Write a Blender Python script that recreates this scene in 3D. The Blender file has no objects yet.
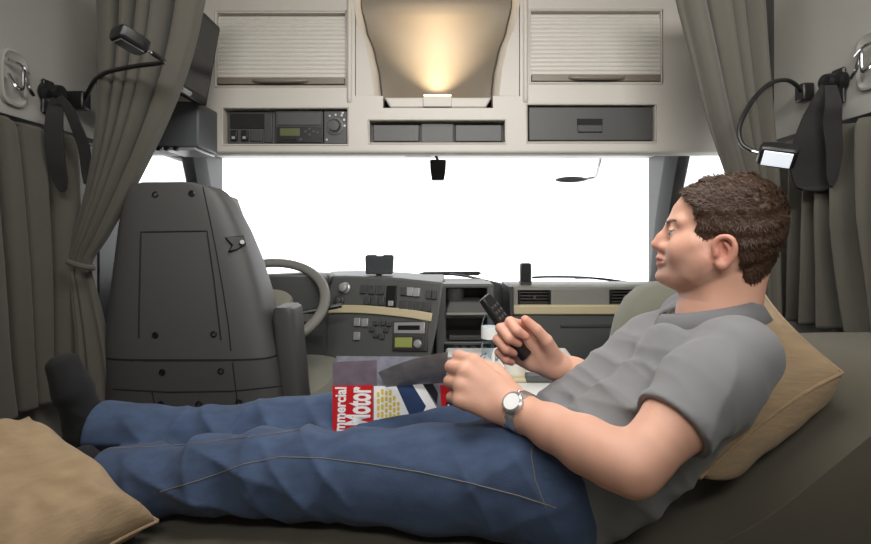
import bpy, bmesh, math, random
import numpy as np
from mathutils import Vector, Matrix, noise
from mathutils.bvhtree import BVHTree
random.seed(7)
EYE = 1.2; F = 480.0; CX = 435.5; HZ = 238.0
SC = bpy.context.scene
COL = SC.collection
V = Vector
PI = math.pi

def P(px, py, D):
    """the point that lies D metres in front of the eye on the sight line of a photo point"""
    return V(((px - CX) * D / F, D, EYE - (py - HZ) * D / F))

def on_plane(px, py, p0, n):
    d = V(((px - CX) / F, 1.0, -(py - HZ) / F)); o = V((0, 0, EYE))
    t = (p0 - o).dot(n) / d.dot(n)
    return o + d * t

# ---------------------------------------------------------------- materials
def lin(c):
    c = c / 255.0
    return c / 12.92 if c <= 0.04045 else ((c + 0.055) / 1.055) ** 2.4
def rgb(r, g, b): return (lin(r), lin(g), lin(b), 1.0)

def mat(name, col, rough=0.5, metal=0.0, bump=0.0, bscale=300.0, var=0.0, vscale=8.0, sub=0.0,
        sheen=0.0, emit=None, estr=0.0, weave=0.0, wscale=700.0, spec=0.5, stretch=None):
    m = bpy.data.materials.new(name); m.use_nodes = True
    nt = m.node_tree; N = nt.nodes; L = nt.links
    b = N['Principled BSDF']
    b.inputs['Base Color'].default_value = col
    b.inputs['Roughness'].default_value = rough
    b.inputs['Metallic'].default_value = metal
    b.inputs['Specular IOR Level'].default_value = spec
    if sub:
        b.inputs['Subsurface Weight'].default_value = sub
        b.inputs['Subsurface Radius'].default_value = (0.9, 0.35, 0.2)
        b.inputs['Subsurface Scale'].default_value = 0.008
    if sheen:
        b.inputs['Sheen Weight'].default_value = sheen
        b.inputs['Sheen Roughness'].default_value = 0.5
    if emit:
        b.inputs['Emission Color'].default_value = emit
        b.inputs['Emission Strength'].default_value = estr
    tc = N.new('ShaderNodeTexCoord')
    src = tc.outputs['Object']
    if stretch:
        mp = N.new('ShaderNodeMapping'); mp.inputs['Scale'].default_value = stretch
        L.new(src, mp.inputs['Vector']); src = mp.outputs['Vector']
    if var:
        n1 = N.new('ShaderNodeTexNoise'); n1.inputs['Scale'].default_value = vscale
        n1.inputs['Detail'].default_value = 5.0; L.new(src, n1.inputs['Vector'])
        mx = N.new('ShaderNodeMix'); mx.data_type = 'RGBA'
        lo = tuple(c * (1 - var) for c in col[:3]) + (1,); hi = tuple(min(1, c * (1 + var)) for c in col[:3]) + (1,)
        mx.inputs[6].default_value = lo; mx.inputs[7].default_value = hi
        L.new(n1.outputs['Fac'], mx.inputs['Factor']); L.new(mx.outputs[2], b.inputs['Base Color'])
    h = None
    if bump:
        n2 = N.new('ShaderNodeTexNoise'); n2.inputs['Scale'].default_value = bscale
        n2.inputs['Detail'].default_value = 3.0; L.new(src, n2.inputs['Vector'])
        bp = N.new('ShaderNodeBump'); bp.inputs['Strength'].default_value = bump; bp.inputs['Distance'].default_value = 0.002
        L.new(n2.outputs['Fac'], bp.inputs['Height']); h = bp
    if weave:
        w1 = N.new('ShaderNodeTexWave'); w1.bands_direction = 'X'; w1.inputs['Scale'].default_value = wscale; w1.inputs['Distortion'].default_value = 1.5
        w2 = N.new('ShaderNodeTexWave'); w2.bands_direction = 'Z'; w2.inputs['Scale'].default_value = wscale; w2.inputs['Distortion'].default_value = 1.5
        L.new(src, w1.inputs['Vector']); L.new(src, w2.inputs['Vector'])
        ad = N.new('ShaderNodeMath'); ad.operation = 'ADD'
        L.new(w1.outputs['Fac'], ad.inputs[0]); L.new(w2.outputs['Fac'], ad.inputs[1])
        b2 = N.new('ShaderNodeBump'); b2.inputs['Strength'].default_value = weave; b2.inputs['Distance'].default_value = 0.001
        L.new(ad.outputs[0], b2.inputs['Height'])
        if h: L.new(h.outputs['Normal'], b2.inputs['Normal'])
        h = b2
    if h: L.new(h.outputs['Normal'], b.inputs['Normal'])
    return m

def glass_mat(name, tint=(1, 1, 1, 1), gloss=0.06):
    m = bpy.data.materials.new(name); m.use_nodes = True
    nt = m.node_tree; N = nt.nodes; L = nt.links
    for n in list(N): N.remove(n)
    out = N.new('ShaderNodeOutputMaterial'); mx = N.new('ShaderNodeMixShader')
    tr = N.new('ShaderNodeBsdfTransparent'); gl = N.new('ShaderNodeBsdfGlossy')
    tr.inputs['Color'].default_value = tint; gl.inputs['Roughness'].default_value = 0.02
    lw = N.new('ShaderNodeLayerWeight'); lw.inputs['Blend'].default_value = 0.12
    mm = N.new('ShaderNodeMath'); mm.operation = 'MULTIPLY'; mm.inputs[1].default_value = 0.6
    L.new(lw.outputs['Fresnel'], mm.inputs[0]); L.new(mm.outputs[0], mx.inputs['Fac'])
    L.new(tr.outputs[0], mx.inputs[1]); L.new(gl.outputs[0], mx.inputs[2]); L.new(mx.outputs[0], out.inputs['Surface'])
    return m

M = {}
M['shell'] = mat('warm_grey_plastic', rgb(183, 178, 170), 0.5, bump=0.06, bscale=900)
M['wall'] = mat('grey_wall_lining', rgb(150, 148, 142), 0.75, bump=0.1, bscale=500, var=0.05)
M['ceiling'] = mat('ceiling_lining', rgb(190, 186, 178), 0.9, bump=0.1, bscale=500)
M['floor'] = mat('dark_floor_mat', rgb(38, 38, 38), 0.9, bump=0.2)
M['dark'] = mat('dark_plastic', rgb(58, 58, 58), 0.45, bump=0.08, bscale=1200)
M['black'] = mat('black_plastic', rgb(22, 22, 23), 0.38)
M['matte_black'] = mat('matte_black', rgb(17, 17, 17), 0.8)
M['pocket'] = mat('charcoal_pocket', rgb(66, 65, 64), 0.5)
M['shutter'] = mat('shutter_grey', rgb(194, 190, 182), 0.4)
M['panel'] = mat('recess_panel', rgb(106, 98, 86), 0.55, bump=0.08, bscale=700)
M['bronze'] = mat('taupe_trim', rgb(112, 104, 92), 0.4)
M['seam'] = mat('panel_seam', rgb(60, 57, 52), 0.7)
M['chrome'] = mat('chrome', rgb(210, 210, 212), 0.18, 1.0)
M['silver'] = mat('silver_plastic', rgb(178, 178, 178), 0.3, 0.4)
M['seat'] = mat('seat_shell_grey', rgb(74, 74, 73), 0.5, bump=0.25, bscale=1400)
M['seat_low'] = mat('seat_lower_grey', rgb(67, 67, 66), 0.5, bump=0.25, bscale=1400)
M['upholstery'] = mat('sage_grey_upholstery', rgb(122, 122, 108), 0.9, sheen=0.2, weave=0.3, wscale=500)
M['dash'] = mat('dash_grey', rgb(84, 85, 84), 0.5, bump=0.1, bscale=1200)
M['dash_light'] = mat('dash_light_grey', rgb(128, 127, 121), 0.55, bump=0.1, bscale=1200)
M['dash_top'] = mat('dash_top_grey', rgb(92, 92, 90), 0.55, bump=0.1, bscale=1200)
M['cream'] = mat('cream_trim', rgb(196, 183, 150), 0.45)
M['rim'] = mat('wheel_rim_grey', rgb(112, 111, 106), 0.5, bump=0.1)
M['pillar'] = mat('pillar_dark_grey', rgb(50, 51, 51), 0.6, bump=0.1)
M['switch'] = mat('switch_grey', rgb(70, 71, 72), 0.4)
M['red'] = mat('red_switch', rgb(190, 40, 30), 0.4)
M['lcd'] = mat('lcd_green', rgb(150, 160, 88), 0.3)
M['lcd_dim'] = mat('lcd_dim', rgb(86, 92, 60), 0.3)
M['white'] = mat('white_plastic', rgb(226, 226, 222), 0.4)
M['ceramic'] = mat('white_ceramic', rgb(232, 230, 224), 0.25)
M['paper'] = mat('paper', rgb(228, 228, 226), 0.7)
M['curtain'] = mat('olive_taupe_curtain', rgb(83, 80, 72), 0.95, sheen=0.15, var=0.06, vscale=30, weave=0.25, wscale=500)
M['tie'] = mat('dark_strap_fabric', rgb(31, 30, 29), 0.8, weave=0.3)
M['mattress'] = mat('dark_olive_mattress', rgb(98, 93, 80), 0.95, sheen=0.1, weave=0.4, wscale=450, var=0.05, vscale=14)
M['pillow'] = mat('beige_weave', rgb(162, 139, 109), 0.95, sheen=0.12, var=0.22, vscale=110, bump=0.5, bscale=260, stretch=(.25, .25, 1))
M['jeans'] = mat('blue_denim', rgb(62, 79, 108), 0.9, sheen=0.08, var=0.5, vscale=45, bump=0.35, bscale=900, stretch=(0.5, 1, 1))
M['stitch'] = mat('tan_stitching', rgb(122, 116, 108), 0.8)
M['shirt'] = mat('grey_jersey', rgb(126, 127, 129), 0.95, sheen=0.15, var=0.06, vscale=40, bump=0.2, bscale=1500)
M['collar'] = mat('grey_rib_collar', rgb(118, 119, 121), 0.95, sheen=0.15, weave=0.3)
M['sock'] = mat('black_sock', rgb(23, 23, 25), 0.95, sheen=0.05, bump=0.3, bscale=900)
M['hair'] = mat('brown_hair', rgb(70, 50, 37), 0.55, var=0.35, vscale=140, spec=0.4)
M['brow'] = mat('brow_hair', rgb(82, 60, 44), 0.7)
M['eye_white'] = mat('eye_white', rgb(225, 218, 212), 0.2)
M['iris'] = mat('iris_grey_blue', rgb(58, 66, 70), 0.15)
M['steel'] = mat('brushed_steel', rgb(205, 206, 208), 0.25, 0.9)
M['glass'] = glass_mat('window_glass')
M['bottle'] = glass_mat('clear_bottle', (0.86, 0.92, 0.96, 1))
M['grey_screen'] = mat('grey_screen', rgb(70, 74, 77), 0.3)
M['screen'] = mat('black_screen', rgb(30, 31, 34), 0.22)
M['box'] = mat('grey_blue_box', rgb(86, 90, 92), 0.5, bump=0.05)
M['lens'] = mat('lit_lens', rgb(240, 245, 255), 0.3, emit=(0.85, 0.92, 1, 1), estr=.45)
M['lens_off'] = mat('unlit_lens', rgb(150, 150, 155), 0.12, 0.6)
M['warm_lens'] = mat('warm_lens', rgb(255, 235, 200), 0.4, emit=(1.0, 0.72, 0.38, 1), estr=6.0)
M['fill_diffuser'] = mat('fill_lamp_diffuser', rgb(250, 248, 244), 0.5, emit=(1, 0.98, 0.95, 1), estr=2.0)  # glowing face of the two added fill lamps
M['mag_red'] = mat('cover_red', rgb(196, 26, 34), 0.35)
M['mag_photo'] = mat('cover_photo_grey', rgb(128, 128, 140), 0.35, var=0.5, vscale=60)
M['mag_top'] = mat('cover_photo_violet', rgb(104, 92, 104), 0.35, var=0.5, vscale=40)
M['mag_yellow'] = mat('cover_yellow', rgb(224, 196, 70), 0.35)
M['mag_blue'] = mat('cover_blue', rgb(44, 62, 98), 0.3)
M['mag_white'] = mat('cover_white', rgb(238, 238, 238), 0.35)
M['mag_dark'] = mat('cover_black', rgb(28, 28, 34), 0.3)
M['mag_orange'] = mat('cover_orange', rgb(206, 128, 60), 0.4)
M['page'] = mat('turning_page', rgb(150, 146, 146), 0.5, var=0.5, vscale=38)

def skin_mat():
    m = mat('skin', rgb(208, 154, 130), 0.55, sub=0.2, bump=0.06, bscale=700)
    nt = m.node_tree; b = nt.nodes['Principled BSDF']
    at = nt.nodes.new('ShaderNodeAttribute'); at.attribute_name = 'tone'
    nt.links.new(at.outputs['Color'], b.inputs['Base Color'])
    return m
M['skin'] = skin_mat()

# ---------------------------------------------------------------- objects
def link(o): COL.objects.link(o); return o
def tag(o, label, cat=None, group=None, kind=None):
    if label: o['label'] = label
    if cat: o['category'] = cat
    if group: o['group'] = group
    if kind: o['kind'] = kind
    return o
def thing(name, label, cat, loc, group=None):
    o = bpy.data.objects.new(name, None); o.empty_display_size = 0.05
    link(o); o.location = loc
    return tag(o, label, cat, group)

def finish(name, me, m, parent=None, smooth=True, bevel=0.0, segs=2, recentre=True, mods=()):
    o = bpy.data.objects.new(name, me); link(o)
    if m is not None and not me.materials: me.materials.append(m)
    if smooth:
        me.polygons.foreach_set('use_smooth', [True] * len(me.polygons))
        if smooth != 'all':
            me.set_sharp_from_angle(angle=math.radians(38))
    if bevel:
        bv = o.modifiers.new('bevel', 'BEVEL'); bv.width = bevel; bv.segments = segs; bv.limit_method = 'ANGLE'; bv.angle_limit = math.radians(35)
        bv.harden_normals = False
    for kind, kw in mods:
        md = o.modifiers.new(kind.lower(), kind)
        for k, v in kw.items(): setattr(md, k, v)
    if parent is not None:
        o.parent = parent
        par_w = V((0, 0, 0)); p = parent
        while p is not None: par_w += p.location; p = p.parent
        o.location = -par_w
    elif recentre and len(me.vertices):
        co = np.empty(len(me.vertices) * 3, dtype=np.float32); me.vertices.foreach_get('co', co); co = co.reshape(-1, 3)
        c = V(((co[:, 0].min() + co[:, 0].max()) / 2, (co[:, 1].min() + co[:, 1].max()) / 2, co[:, 2].min()))
        me.transform(Matrix.Translation(-c)); o.location = c
    return o

class MB:
    def __init__(self): self.bm = bmesh.new()
    def quadbox(self, c, sx, sy, sz, R=None):
        """box with centre c, full sizes and an optional 3x3 frame"""
        vs = []
        for i in (-.5, .5):
            for j in (-.5, .5):
                for k in (-.5, .5):
                    p = V((i * sx, j * sy, k * sz))
                    if R is not None: p = R @ p
                    vs.append(self.bm.verts.new(V(c) + p))
        for f in ((0, 1, 3, 2), (4, 6, 7, 5), (0, 4, 5, 1), (2, 3, 7, 6), (0, 2, 6, 4), (1, 5, 7, 3)):
            self.bm.faces.new([vs[i] for i in f])
        return self
    def box(self, x0, x1, y0, y1, z0, z1):
        return self.quadbox(((x0 + x1) / 2, (y0 + y1) / 2, (z0 + z1) / 2), x1 - x0, y1 - y0, z1 - z0)
    def prism(self, pts, ext):
        """closed polygon (list of Vectors) swept along vector ext"""
        a = [self.bm.verts.new(V(p)) for p in pts]; b = [self.bm.verts.new(V(p) + V(ext)) for p in pts]
        n = len(a)
        self.bm.faces.new(a); self.bm.faces.new(b[::-1])
        for i in range(n): self.bm.faces.new((a[i], b[i], b[(i + 1) % n], a[(i + 1) % n]))
        return self
    def loft(self, rings, caps=True, closed=True):
        R = [[self.bm.verts.new(V(p)) for p in r] for r in rings]
        for r0, r1 in zip(R, R[1:]):
            n = len(r0)
            for i in range(n if closed else n - 1):
                self.bm.faces.new((r0[i], r0[(i + 1) % n], r1[(i + 1) % n], r1[i]))
        if caps and closed:
            self.bm.faces.new(R[0][::-1]); self.bm.faces.new(R[-1])
        return self
    def tube(self, pts, r, res=10, smooth=6, caps=True, radii=None):
        pts = [V(p) for p in pts]
        if smooth and len(pts) > 2: 
            pts, radii = cat(pts, smooth, radii)
        rings = []; up = None
        for i, p in enumerate(pts):
            t = (pts[min(i + 1, len(pts) - 1)] - pts[max(i - 1, 0)]).normalized()
            if up is None:
                up = V((0, 0, 1)) if abs(t.z) < 0.9 else V((1, 0, 0))
            a = t.cross(up); a = a.normalized() if a.length > 1e-6 else t.orthogonal().normalized()
            up = a.cross(t).normalized()
            rr = radii[i] if radii else r
            rings.append([p + a * (rr * math.cos(2 * PI * k / res)) + up * (rr * math.sin(2 * PI * k / res)) for k in range(res)])
        return self.loft(rings, caps)
    def strip(self, pts, wdir, w, th, smooth=6, ws=None):
        """flat ribbon along pts; wdir = width direction; th thickness"""
        pts = [V(p) for p in pts]
        if smooth and len(pts) > 2: pts, ws = cat(pts, smooth, ws)
        rings = []
        for i, p in enumerate(pts):
            w = ws[i] if ws else w
            t = (pts[min(i + 1, len(pts) - 1)] - pts[max(i - 1, 0)]).normalized()
            wd = V(wdir); wd = (wd - t * wd.dot(t)).normalized(); n = t.cross(wd)
            rings.append([p + wd * w / 2 + n * th / 2, p - wd * w / 2 + n * th / 2, p - wd * w / 2 - n * th / 2, p + wd * w / 2 - n * th / 2])
        return self.loft(rings)
    def disc(self, c, n, r, h, res=20, r2=None):
        n = V(n).normalized(); a = n.orthogonal().normalized(); b = n.cross(a); c = V(c)
        rr = r if r2 is None else r2
        return self.loft([[c + a * r * math.cos(2 * PI * k / res) + b * r * math.sin(2 * PI * k / res) for k in range(res)],
                          [c + n * h + a * rr * math.cos(2 * PI * k / res) + b * rr * math.sin(2 * PI * k / res) for k in range(res)]])
    def lathe(self, c, prof, res=28, axis=(0, 0, 1)):
        ax = V(axis).normalized(); a = ax.orthogonal().normalized(); b = ax.cross(a); c = V(c)
        return self.loft([[c + ax * h + a * r * math.cos(2 * PI * k / res) + b * r * math.sin(2 * PI * k / res) for k in range(res)] for r, h in prof])
    def done(self, name, m, parent=None, bevel=0.0, smooth=True, segs=2, mods=(), recentre=True):
        bmesh.ops.recalc_face_normals(self.bm, faces=self.bm.faces)
        me = bpy.data.meshes.new(name); self.bm.to_mesh(me); self.bm.free()
        return finish(name, me, m, parent, smooth, bevel, segs, recentre, mods)

def cat(pts, n, radii=None):
    out = []; ro = [] if radii else None
    q = [pts[0] * 2 - pts[1]] + list(pts) + [pts[-1] * 2 - pts[-2]]
    rq = ([radii[0]] + list(radii) + [radii[-1]]) if radii else None
    for i in range(1, len(q) - 2):
        for k in range(n):
            t = k / n
            a, b, c, d = q[i - 1], q[i], q[i + 1], q[i + 2]
            out.append(0.5 * ((2 * b) + (c - a) * t + (2 * a - 5 * b + 4 * c - d) * t * t + (3 * b - a - 3 * c + d) * t ** 3))
            if radii: ro.append(rq[i] * (1 - t) + rq[i + 1] * t)
    out.append(pts[-1])
    if radii: ro.append(radii[-1])
    return out, ro

def sm(pts, t):
    """smooth interpolation of a table [(t, v), ...]"""
    if t <= pts[0][0]: return pts[0][1]
    for (a, u), (b, v) in zip(pts, pts[1:]):
        if t <= b:
            k = (t - a) / (b - a); k = k * k * (3 - 2 * k) * 0.5 + k * 0.5
            return u + (v - u) * k
    return pts[-1][1]

# ---------------------------------------------------------------- signed distance sculpting
class Field:
    def __init__(self, lo, hi, h):
        self.lo = np.array(lo, dtype=np.float32); self.h = h
        self.n = [int(math.ceil((hi[i] - lo[i]) / h)) + 1 for i in range(3)]
        self.f = np.full(self.n, 1.0, dtype=np.float32)
    def win(self, lo, hi):
        s = []
        for i in range(3):
            a = max(0, int(math.floor((lo[i] - self.lo[i]) / self.h))); b = min(self.n[i], int(math.ceil((hi[i] - self.lo[i]) / self.h)) + 1)
            s.append(slice(a, max(a, b)))
        g = [self.lo[i] + self.h * np.arange(s[i].start, s[i].stop, dtype=np.float32) for i in range(3)]
        return tuple(s), g[0][:, None, None], g[1][None, :, None], g[2][None, None, :]
    def put(self, s, d, k, op='add'):
        a = self.f[s]
        if a.size == 0: return
        if op == 'sub': d = -d
        if op == 'add':
            hh = np.clip(0.5 + 0.5 * (a - d) / k, 0, 1); self.f[s] = a + (d - a) * hh - k * hh * (1 - hh)
        else:
            hh = np.clip(0.5 - 0.5 * (a - d) / k, 0, 1); self.f[s] = a + (d - a) * hh + k * hh * (1 - hh)
    def cone(self, a, b, r1, r2, k=0.01, op='add'):
        a = np.array(a, dtype=np.float32); b = np.array(b, dtype=np.float32); m = max(r1, r2) + k + 4 * self.h
        s, X, Y, Z = self.win(np.minimum(a, b) - m, np.maximum(a, b) + m)
        ab = b - a; L2 = float(ab @ ab) + 1e-12
        t = np.clip(((X - a[0]) * ab[0] + (Y - a[1]) * ab[1] + (Z - a[2]) * ab[2]) / L2, 0, 1)
        d = np.sqrt((X - a[0] - t * ab[0]) ** 2 + (Y - a[1] - t * ab[1]) ** 2 + (Z - a[2] - t * ab[2]) ** 2) - (r1 + (r2 - r1) * t)
        self.put(s, d, k, op)
    def chain(self, pts, k=0.01):
        for (p, r), (q, r2) in zip(pts, pts[1:]): self.cone(p, q, r, r2, k)
    def ell(self, c, R, fr=None, k=0.01, op='add'):
        """ellipsoid with semi-axes R along the columns of frame fr"""
        m = max(R) + k + 4 * self.h; c = np.array(c, dtype=np.float32)
        s, X, Y, Z = self.win(c - m, c + m)
        fr = Matrix.Identity(3) if fr is None else fr
        q = [((X - c[0]) * fr[0][i] + (Y - c[1]) * fr[1][i] + (Z - c[2]) * fr[2][i]) / R[i] for i in range(3)]
        k0 = np.sqrt(q[0] ** 2 + q[1] ** 2 + q[2] ** 2); k1 = np.sqrt((q[0] / R[0]) ** 2 + (q[1] / R[1]) ** 2 + (q[2] / R[2]) ** 2) + 1e-6
        self.put(s, k0 * (k0 - 1) / k1, k, op)
    def plane(self, p, n, k=0.004, lo=None, hi=None):
        """cut away the side that n points to, within a box"""
        s, X, Y, Z = self.win(lo if lo is not None else self.lo, hi if hi is not None else self.lo + self.h * np.array(self.n))
        d = (X - p[0]) * n[0] + (Y - p[1]) * n[1] + (Z - p[2]) * n[2]
        self.put(s, -d, k, 'sub')
    def mesh(self, name):
        f = self.f; S = f < 0; n = self.n
        c = [S[i:n[0] - 1 + i, j:n[1] - 1 + j, k:n[2] - 1 + k] for i in (0, 1) for j in (0, 1) for k in (0, 1)]
        al = c[0].copy(); an = c[0].copy()
        for q in c[1:]: al &= q; an |= q
        act = an & ~al; idx = np.argwhere(act)
        ids = np.full(act.shape, -1, dtype=np.int32); ids[act] = np.arange(len(idx))
        corner = np.array([(i, j, k) for i in (0, 1) for j in (0, 1) for k in (0, 1)])
        vals = np.stack([f[idx[:, 0] + a, idx[:, 1] + b, idx[:, 2] + e] for a, b, e in corner], 1)
        acc = np.zeros((len(idx), 3)); cnt = np.zeros(len(idx))
        for e0 in range(8):
            for ax in (4, 2, 1):
                if e0 & ax: continue
                e1 = e0 | ax; v0 = vals[:, e0]; v1 = vals[:, e1]; cr = (v0 < 0) != (v1 < 0)
                t = np.where(cr, v0 / np.where(cr, v0 - v1, 1), 0)
                p = corner[e0] + t[:, None] * (corner[e1] - corner[e0])
                acc += np.where(cr[:, None], p, 0); cnt += cr
        vert = (idx + acc / cnt[:, None]) * self.h + self.lo
        quads = []
        for ax in range(3):
            o = [(1, 2), (0, 2), (0, 1)][ax]
            sl0 = [slice(1, -1)] * 3; sl1 = [slice(1, -1)] * 3
            sl0[ax] = slice(0, n[ax] - 1); sl1[ax] = slice(1, n[ax])
            A = S[tuple(sl0)]; B = S[tuple(sl1)]; cr = np.argwhere(A != B)
            if not len(cr): continue
            fl = A[tuple(cr.T)]
            base = cr.copy(); base[:, o[0]] += 1; base[:, o[1]] += 1
            def cell(d0, d1):
                q = base.copy(); q[:, o[0]] += d0; q[:, o[1]] += d1
                return ids[q[:, 0], q[:, 1], q[:, 2]]
            q = np.stack([cell(-1, -1), cell(0, -1), cell(0, 0), cell(-1, 0)], 1)
            if ax == 1: fl = ~fl
            q[~fl] = q[~fl][:, ::-1]
            quads.append(q)
        quads = np.concatenate(quads); quads = quads[(quads >= 0).all(1)]
        me = bpy.data.meshes.new(name)
        me.vertices.add(len(vert)); me.vertices.foreach_set('co', vert.astype(np.float32).ravel())
        me.loops.add(len(quads) * 4); me.loops.foreach_set('vertex_index', quads.astype(np.int32).ravel())
        me.polygons.add(len(quads)); me.polygons.foreach_set('loop_start', np.arange(0, len(quads) * 4, 4, dtype=np.int32))
        me.update(calc_edges=True); me.validate()
        return me

# camera
cd = bpy.data.cameras.new('camera'); cam = bpy.data.objects.new('camera', cd); link(cam)
cam.location = (0, 0, EYE); cam.rotation_euler = (PI / 2, 0, 0)
cd.sensor_width = 36; cd.lens = F / 871 * 36; cd.shift_y = -(272 - HZ) / 871; cd.clip_start = 0.02
SC.camera = cam
SC.view_settings.view_transform = 'Standard'; SC.view_settings.look = 'None'
SC.view_settings.gamma = 1; SC.view_settings.use_curve_mapping = False
# ================================================================= THE CAB ITSELF
W = 1.07; BACK = -0.42; FRONT = 2.42; TOP = 2.2
def grid_panel(us, vs, holes, to, depth, name, m, parent=None, bevel=0.004, **kw):
    """rectangular sheet with rectangular holes; to(u, v) -> Vector; depth = Vector that gives it its thickness"""
    us = sorted(set(round(u, 5) for u in us)); vs = sorted(set(round(v, 5) for v in vs))
    bm = bmesh.new(); vm = {}
    def g(i, j):
        if (i, j) not in vm: vm[(i, j)] = bm.verts.new(to(us[i], vs[j]))
        return vm[(i, j)]
    for i in range(len(us) - 1):
        for j in range(len(vs) - 1):
            cu = (us[i] + us[i + 1]) / 2; cv = (vs[j] + vs[j + 1]) / 2
            if any(a < cu < b and c < cv < d for a, b, c, d in holes): continue
            bm.faces.new((g(i, j), g(i + 1, j), g(i + 1, j + 1), g(i, j + 1)))
    r = bmesh.ops.extrude_face_region(bm, geom=bm.faces[:])
    bmesh.ops.translate(bm, verts=[e for e in r['geom'] if isinstance(e, bmesh.types.BMVert)], vec=V(depth))
    mb = MB(); mb.bm.free(); mb.bm = bm
    return mb.done(name, m, parent, bevel=bevel, **kw)

def struct(o, label=None):
    o['kind'] = 'structure'
    if label: o['label'] = label
    return o
struct(MB().box(-W, W, BACK, FRONT, -0.06, 0).done('floor', M['floor']))
struct(MB().box(-W - .05, W + .05, BACK, FRONT, TOP, TOP + .05).done('ceiling', M['ceiling']))
struct(MB().box(-W, W, BACK - .05, BACK, 0, TOP).done('wall_back', M['wall']))
struct(MB().box(-W, W, FRONT, FRONT + .05, 0, 0.97).done('wall_front', M['dark']))
DY0, DY1 = 1.52, 2.2            # door opening
for s, nm, dn, wn in ((-1, 'wall_left', 'door_1', 'window_2'), (1, 'wall_right', 'door_2', 'window_3')):
    to = lambda u, v, s=s: V((s * W, u, v))
    struct(grid_panel([BACK, DY0], [0, TOP], [], to, (s * .05, 0, 0), nm, M['wall']))
    struct(grid_panel([DY0, 1.64, DY1, FRONT], [0, 1.38, 1.535, TOP], [(1.64, DY1, 1.38, 1.535)] if s < 0 else [(1.64, DY1, 1.30, 1.56)], to, (s * .05, 0, 0), dn, M['dark'],
                      bevel=0.01) if s < 0 else
           grid_panel([DY0, 1.64, DY1, FRONT], [0, 1.30, 1.56, TOP], [(1.64, DY1, 1.30, 1.56)], to, (s * .05, 0, 0), dn, M['dark'], bevel=0.01))
    z0, z1 = (1.38, 1.535) if s < 0 else (1.30, 1.56)
    struct(MB().box(min(s * (W + .02), s * (W + .026)), max(s * (W + .02), s * (W + .026)), 1.63, DY1 + .01, z0 - .01, z1 + .01).done(wn, M['glass']))
    fr = MB()
    for y0, y1, a, b in ((1.62, DY1 + .02, z0 - .02, z0), (1.62, DY1 + .02, z1, z1 + .02), (1.62, 1.64, z0, z1), (DY1, DY1 + .02, z0, z1)):
        fr.box(min(s * W, s * (W - .012)), max(s * W, s * (W - .012)), y0, y1, a, b)
    struct(fr.done('trim_1' if s < 0 else 'trim_2', M['black'], bevel=.004))
# moulded step in the upper wall lining, left and right
# windscreen and its pillars
ws = MB().prism([V((-W, 2.40, .97)), V((-W, 2.406, .97)), V((-W, 2.146, 1.66)), V((-W, 2.14, 1.66))], (2 * W, 0, 0))
struct(ws.done('window_1', M['glass'], smooth=False))
for s, nm in ((-1, 'trim_3'), (1, 'trim_4')):
    rings = []
    for t in np.linspace(0, 1, 9):
        y = 2.36 - .27 * t; z = .95 + .66 * t
        xi = 1.062 - .045 * t - .012 * math.sin(t * PI)
        rings.append([V((s * W, y - .10, z)), V((s * (xi + .04), y - .10, z)), V((s * (xi + .012), y - .08, z)), V((s * xi, y - .03, z)), V((s * xi, y + .02, z)), V((s * W, y + .02, z))])
    struct(MB().loft(rings).done(nm, M['pillar'], bevel=.004))
struct(MB().box(-W, W, 2.16, FRONT, 1.60, TOP).done('trim_5', M['shell']))

# ================================================================= OVERHEAD CONSOLE
FD = 1.75
def fx(px): return (px - CX) * FD / F
def fz(py): return EYE - (py - HZ) * FD / F
oc = thing('overhead_console', 'pale grey moulded console across the whole width above the windscreen', 'overhead console', (0, FD, fz(152)))
H = {'ls': (217, 345, 13, 85.5), 'lr': (223, 347.5, 108.5, 144), 'cr': (355, 520, -60, 96), 'cp': (369.5, 505, 120.5, 142.5), 'rs': (531, 661, 11, 82), 'rd': (527.5, 655, 105, 141.5), 'lt': (383, 493, 95.9, 108)}
holes = [(fx(a), fx(b), fz(d), fz(c)) for a, b, c, d in H.values()]
us = [-W + .002, W - .002]; vs = [fz(151), TOP - .002]
for a, b, c, d in holes: us += [a, b]; vs += [c, d]
vs = [v for v in vs if v < TOP]
grid_panel(us, vs, holes, lambda u, v: V((u, FD, v)), (0, .05, 0), 'front_shell', M['shell'], oc, bevel=.006)
# rounded lower lip that runs back to the windscreen
lip = [(FD, fz(150.5)), (FD + .004, fz(153)), (FD + .03, fz(154.5)), (FD + .2, 1.545), (2.15, 1.60), (2.15, 1.66), (FD + .05, 1.60), (FD + .05, fz(148))]
MB().prism([V((-W + .002, y, z)) for y, z in lip], (2 * W - .004, 0, 0)).done('lower_lip', M['shell'], oc, bevel=.004)
def bar(px0, px1, py0, py1, d0, d1, name, m, parent, bevel=.002, D=FD):
    """a box given by its photo outline at the fascia, from depth d0 to d1 behind it"""
    return MB().box((px0 - CX) * D / F, (px1 - CX) * D / F, D + d0, D + d1, EYE - (py1 - HZ) * D / F, EYE - (py0 - HZ) * D / F).done(name, m, parent, bevel=bevel)
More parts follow.
